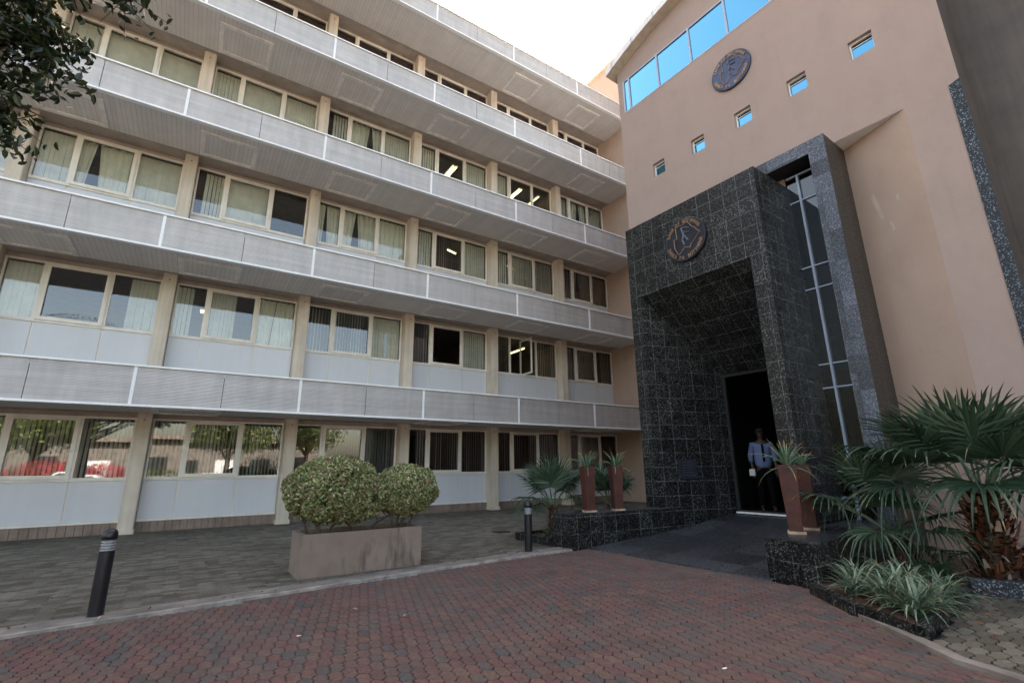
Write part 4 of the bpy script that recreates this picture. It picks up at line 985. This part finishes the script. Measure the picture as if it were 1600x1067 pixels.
# fallen leaves, thickest along the kerbs and beds
P, Nn = [], []
for (x, y, sx, sy, n_) in [(2.2, 7.1, .9, .10, 26), (5.2, 6.9, .5, .12, 16), (5.3, 2.3, .3, .3, 16), (6.6, 2.2, .6, .3, 60), (7.2, 1.9, .3, .2, 60), (.5, 6.6, 2.5, .1, 24), (2, 4, 3, 1.6, 34), (-2, 7.5, 2, .8, 20), (6.2, 1.2, .5, .3, 10)]:
    for _ in range(n_):
        a, b = random.gauss(x, sx), random.gauss(y, sy); P.append((a, b, .085 if (5.5 < a < 7.6 and 1.8 < b < 2.8) else (.026 if b > 6.3 else .012))); Nn.append((0, 0, 1))
V, F = leaves_np(np.array(P), np.array(Nn, float), .045, .5, .25, .15)
tag(mesh_np('fallen_leaves', V, F, M['boot'], np.repeat(rng.random(len(P)), 2)), 'scattered dry brown leaves along the kerbs and beds', 'leaf litter', kind='stuff')
# ================================================================ person in the doorway
def skinmesh(name, verts, edges, rad, mat, parent, sub=2):
    me = bpy.data.meshes.new(name); me.from_pydata([tuple(v) for v in verts], edges, []); o = bpy.data.objects.new(name, me); C.objects.link(o)
    sk = o.modifiers.new('skin', 'SKIN'); sk.use_smooth_shade = True
    for i, r in enumerate(rad):
        r = r if isinstance(r, tuple) else (r, r); me.skin_vertices[0].data[i].radius = r
    me.skin_vertices[0].data[0].use_root = True
    sb = o.modifiers.new('sub', 'SUBSURF'); sb.levels = sub; sb.render_levels = sub
    me.materials.append(mat); o.parent = parent; return o
pp = Lw(10.45, 5.48, .42)
ps = Thing('person', 'person in a pale blue shirt and dark tie standing inside the dark doorway holding papers', 'person', pp, rz=R(-55))
# person faces local -y ... body grown as one surface
v = [(0, 0, .90), (0, 0, 1.10), (0, 0, 1.30), (0, .0, 1.40), (0, -.01, 1.47), (0, -.02, 1.56), (0, -.025, 1.64),
     (.09, 0, .86), (.10, -.01, .48), (.10, .01, .08), (.10, -.12, .04), (-.09, 0, .86), (-.11, .02, .48), (-.12, .05, .08), (-.12, -.08, .04),
     (.17, 0, 1.37), (.23, .0, 1.12), (.22, -.10, .90), (.215, -.14, .84), (-.17, 0, 1.37), (-.24, .02, 1.12), (-.22, -.05, .88), (-.215, -.07, .82)]
e = [(0, 1), (1, 2), (2, 3), (3, 4), (4, 5), (5, 6), (0, 7), (7, 8), (8, 9), (9, 10), (0, 11), (11, 12), (12, 13), (13, 14), (3, 15), (15, 16), (16, 17), (17, 18), (3, 19), (19, 20), (20, 21), (21, 22)]
rd = [(.14, .11), (.13, .10), (.16, .11), (.12, .09), .052, (.075, .09), (.07, .085), .085, .058, .04, .035, .085, .058, .04, .035, .058, .042, .032, .026, .058, .042, .032, .026]
skinmesh('body', v, e, rd, M['skin'], ps.o)
k = [0, 1, 2, 3, 15, 16, 19, 20]; mp = {a: i for i, a in enumerate(k)}
vv = [v[i] for i in k]; vv += [(.225, -.05, 1.0), (-.23, -.01, 1.0), (0, 0, .93)]
skinmesh('shirt', [(0, 0, .84), *vv[1:]][:11], [(0, 1), (1, 2), (2, 3), (3, 4), (4, 5), (3, 6), (6, 7), (5, 8), (7, 9)], [(.20, .165), (.175, .14), (.19, .135), (.13, .10), .075, .058, .075, .058, .05, .05, .1][:11], M['shirt'], ps.o)
skinmesh('trousers', [(0, 0, .90), (.09, 0, .84), (.10, -.01, .48), (.10, .01, .10), (-.09, 0, .84), (-.11, .02, .48), (-.12, .05, .10), (0, 0, .97)], [(0, 1), (1, 2), (2, 3), (0, 4), (4, 5), (5, 6), (0, 7)], [(.155, .13), .105, .078, .062, .105, .078, .062, (.155, .125)], M['trousers'], ps.o)
bm = bmesh.new(); bmesh.ops.create_uvsphere(bm, u_segments=20, v_segments=14, radius=.098); bmesh.ops.scale(bm, vec=(.9, 1.05, .85), verts=bm.verts[:]); bmesh.ops.translate(bm, vec=(0, -.005, 1.645), verts=bm.verts[:])
for q in [q for q in bm.verts if q.co.y < -.05 and q.co.z < 1.66]: q.co.y = -.05
ps.part('hair', bm, M['hair'], local=True, smooth=True)
bm = bmesh.new(); bmesh.ops.create_uvsphere(bm, u_segments=8, v_segments=6, radius=.012)
bmesh.ops.translate(bm, vec=(.032, -.108, 1.60), verts=bm.verts[:]); b2_ = bmesh.ops.create_uvsphere(bm, u_segments=8, v_segments=6, radius=.012); bmesh.ops.translate(bm, vec=(-.032, -.108, 1.60), verts=b2_['verts'])
ps.part('eyes', bm, M['hair'], local=True, smooth=True)
bm = bmesh.new(); tube(bm, [(0, -.115, 1.595), (0, -.135, 1.565), (0, -.118, 1.558)], [.008, .014, .008], 6); tube(bm, [(-.025, -.108, 1.535), (0, -.118, 1.533), (.025, -.108, 1.535)], [.004, .007, .004], 6); ps.part('nose_and_mouth', bm, M['skin'], local=True, smooth=True)
bm = bmesh.new(); prism(bm, [(-.02, -.155), (.02, -.155), (.02, -.148), (-.02, -.148)], 1.02, 1.38); ps.part('tie', bm, M['trousers'], local=True)
for sx in (1, -1):
    wr = Vector(v[18] if sx > 0 else v[22]); vs_ = [wr, wr + Vector((0, -.02, -.05))]; es = [(0, 1)]; rr = [(.022, .03), (.03, .018)]
    for j in range(4):
        o_ = len(vs_); fx = (-.027 + .018 * j) ; l_ = (.07, .08, .075, .058)[j]
        vs_ += [vs_[1] + Vector((fx, -.004, -.03)), vs_[1] + Vector((fx, -.01, -.03 - l_ * .5)), vs_[1] + Vector((fx, .012, -.03 - l_))]; es += [(1, o_), (o_, o_ + 1), (o_ + 1, o_ + 2)]; rr += [.009, .0085, .007]
    o_ = len(vs_); vs_ += [wr + Vector((-sx * .035, -.03, -.03)), wr + Vector((-sx * .045, -.045, -.075))]; es += [(0, o_), (o_, o_ + 1)]; rr += [.011, .009]
    skinmesh('hand', vs_, es, rr, M['skin'], ps.o, 1)
hp = Lw(10.2, 5.62, 0)
pt = Thing('papers', 'small white folded papers held by the person in the doorway', 'papers', (hp[0] + .0, hp[1] + .0, 1.2), rz=R(-40))
bm = bmesh.new()
for i in range(4): box(bm, -.055 + i * .006, .055 + i * .004, -.004 + i * .004, -.001 + i * .004, -.05 + i * .004, .07 + i * .006)
pt.part('sheets', bm, M['paper'], local=True)

# ================================================================ foreground tree, left
ft = Thing('leafy_tree', 'dark glossy leaved tree reaching in from the upper left corner', 'tree', (-3.6, 3.6, 0))
bm = bmesh.new()
tube(bm, [(0, 0, -.05), (.1, .1, 1.5), (.0, .1, 3.2), (.3, .2, 5.0), (.5, .0, 7.0)], [.2, .17, .14, .10, .05], 12); ft.part('trunk', bm, M['bark'], local=True)
def Wp(px, py, dist):
    d = (f_ + r_ * ((px - 800) / 748.6) + u_ * ((533.5 - py) / 748.6)).normalized() * dist; return Vector((d.x, d.y, d.z + H))
tips = []
spots = [(10, 20, 4.6), (60, 40, 4.8), (105, 60, 4.7), (140, 85, 4.7), (20, 75, 4.5), (75, 95, 4.6), (110, 110, 4.6), (30, 130, 4.5), (60, 130, 4.6), (10, 170, 4.4), (45, 175, 4.5), (70, 185, 4.5), (15, 215, 4.4), (55, 60, 5.0), (5, 110, 4.7), (90, 35, 4.9), (20, 40, 5.2), (-30, 60, 4.5), (-40, 140, 4.5), (-60, 10, 4.8), (-50, 220, 4.4), (215, -8, 4.8), (200, -25, 4.8), (150, -30, 4.8), (240, -30, 4.9), (60, -20, 4.8), (0, -40, 4.6), (110, -10, 4.9), (-20, 190, 4.5), (-90, 90, 4.6), (-120, -40, 4.8), (-140, 180, 4.5)]
base = Vector((-3.6, 3.6, 0)); bm = bmesh.new(); P, Nn = [], []
for i, (px, py, d) in enumerate(spots):
    tip = Wp(px, py, d) - base; root = Vector((.0 + .02 * i % .3, .1, 2.6 + (i % 9) * .35)); mid = root.lerp(tip, .55) + Vector((random.uniform(-.15, .15), random.uniform(-.15, .15), .25))
    tube(bm, [root, mid, tip.lerp(mid, .3) + Vector((0, 0, .06)), tip], [.03, .017, .009, .003], 6)
    for j in range(14):
        a = mid.lerp(tip, random.uniform(.55, 1.0)); b = a + Vector((random.gauss(0, .13), random.gauss(0, .13), random.gauss(-.06, .09))); tube(bm, [a, b], [.004, .0015], 4)
        for q in range(14): P.append(a.lerp(b, random.random()) + Vector((random.gauss(0, .035), random.gauss(0, .035), random.gauss(-.02, .035)))); Nn.append((random.gauss(0, .6), random.gauss(0, .6), 1))
ft.part('branch', bm, M['bark'], local=True)
for i in range(2600):  # the rest of the crown, above and left of the view
    d = sph(1)[0]; P.append(Vector((-.9 + d[0] * 2.1, .3 + d[1] * 2.1, 6.0 + d[2] * 1.7)) * 1.0); Nn.append(d)
P = [p for p in P]
V, F = leaves_np(np.array([tuple(p) for p in P]), np.array([tuple(x) for x in Nn], float), .062, .55, .7, .08, 1.0)
o = mesh_np('leaves', V, F, M['treeleaf'], np.repeat(rng.random(len(P)), 2)); o.parent = ft.o

# ================================================================ what stands behind the camera and shows in the glass
def fartree(label, x, y, h, rad, n=5200):
    t = Thing('shade_tree', label, 'tree', (x, y, -.06), group='trees across the road')
    bm = bmesh.new(); tube(bm, [(0, 0, 0), (.1, 0, h * .35), (-.1, .1, h * .6)], [.22, .17, .1], 9)
    for k in range(5): a = k * 1.26; tube(bm, [(0, 0, h * .33), (math.cos(a) * rad * .3, math.sin(a) * rad * .3, h * .5), (math.cos(a) * rad * .6, math.sin(a) * rad * .6, h * .68)], [.11, .07, .03], 7)
    t.part('trunk', bm, M['bark'], local=True)
    lobes = []; rs = random.Random(int(x * 13 + 500))
    for k in range(9): a = k * .7 + rs.random(); q = rad * rs.uniform(.2, .62); lobes.append((math.cos(a) * q, math.sin(a) * q, h * rs.uniform(.52, .82), rad * .48, rad * .48, h * .17))
    crown(t.o, 'crown', lobes, [n // 9] * 9, .24, M['fartree'], .5, .6, .8, .1)
for i, (x, y, h, rd_) in enumerate([(-16, -13, 9, 4.2), (-8.5, -16, 7, 3.4), (2.5, -15, 7.5, 3.6), (9, -19, 8, 4), (-24, -10, 8, 3.6), (17, -17, 7, 3.6), (-18, 2, 7, 3)]):
    fartree('shade tree across the road behind the viewer, number %s along' % ['one', 'two', 'three', 'four', 'five', 'six', 'seven'][i], x, y, h, rd_)
t = Thing('flowering_shrub', 'red flowering shrub behind the viewer across the road', 'shrub', (-6.5, -11, -.06))
crown(t.o, 'foliage', [(0, 0, 1.2, 2.4, 1.0, .9), (2.2, .2, 1.3, 1.4, .9, .8)], [2600, 1400], .13, M['redflower'], .4, .6, .8, .1)
def car(label, x, y, rz, mat):
    t = Thing('parked_car', label, 'car', (x, y, -.062), group='cars parked across the road', rz=rz)
    bm = bmesh.new(); side = [(-2.1, .35), (-2.15, .6), (-2.0, .85), (-1.5, .95), (-1.0, 1.38), (.6, 1.42), (1.2, .98), (2.0, .86), (2.15, .6), (2.1, .35)]
    for s in (-.8, .8): bm.faces.new([bm.verts.new((a, s * (.86 if b > 1.1 else 1), b)) for a, b in (side if s > 0 else side[::-1])])
    bm.verts.ensure_lookup_table(); n_ = len(side)
    for i in range(n_): bm.faces.new((bm.verts[n_ + i], bm.verts[n_ + (i + 1) % n_], bm.verts[n_ - 1 - (i + 1) % n_], bm.verts[n_ - 1 - i]))
    bmesh.ops.recalc_face_normals(bm, faces=bm.faces[:]); bmesh.ops.bevel(bm, geom=bm.edges[:], offset=.05, segments=2, affect='EDGES')
    t.part('body', bm, mat, local=True)
    bm = bmesh.new()
    for s in (-.79, .79): quad(bm, (-1.25, s * 1.0, 1.0), (1.0, s * 1.0, 1.0), (.5, s * .93, 1.32), (-.9, s * .93, 1.32))
    t.part('window', bm, M['glassdk'], local=True)
    for wx in (-1.3, 1.3):
        for s in (-.78, .78):
            bm = bmesh.new(); tube(bm, [(wx, s - .09, .31), (wx, s + .09, .31)], .31, 20); tw_ = t.part('wheel', bm, M['rubber'], local=True)
car('third white car parked behind the viewer, far left', -11, -9.0, R(2), M['carwhite']); car('white car parked behind the viewer, left of the gate', -5, -9.2, R(5), M['carwhite']); car('second white car parked behind the viewer, right of the red shrub', 1.5, -9.6, R(-4), M['carwhite']); car('red car parked behind the viewer, furthest right', 7.5, -10, R(3), M['carred'])
t = Thing('boundary_wall', 'low pale boundary wall behind the viewer across the road', 'wall', (0, -12, -.06))
bm = bmesh.new(); box(bm, -35, 30, -.1, .1, 0, .6); 
for i in range(17): box(bm, -35 + i * 4, -34.6 + i * 4, -.14, .14, 0, .8)
t.part('masonry', bm, M['skirt'], local=True)
hd = Thing('hedge', 'clipped green hedge behind the viewer across the road', 'hedge', (-4, -11.2, -.06))
crown(hd.o, 'foliage', [(-14 + 2.3 * i, 0, .75, 1.6, .55, .8) for i in range(13)], [900] * 13, .13, M['fartree'], .3, .6, .8, .08)
t = Thing('low_building', 'pale low building with a red roof behind the viewer', 'building', (-4, -26, -.06))
bm = bmesh.new(); box(bm, -14, 16, -6, 0, 0, 4.2); t.part('wall', bm, M['concrete'], local=True)
for i in range(9):
    bm = bmesh.new(); box(bm, -13 + i * 3.2, -11.2 + i * 3.2, -.02, .04, 1.0, 2.6); t.part('window', bm, M['rail'] if i % 3 == 0 else M['interiordark'], local=True)
bm = bmesh.new(); prism(bm, [(-14.5, -6.5), (16.5, -6.5), (16.5, .6), (-14.5, .6)], 4.2, 4.5); t.part('roof', bm, M['planter'], local=True)
bpy.context.view_layer.update()
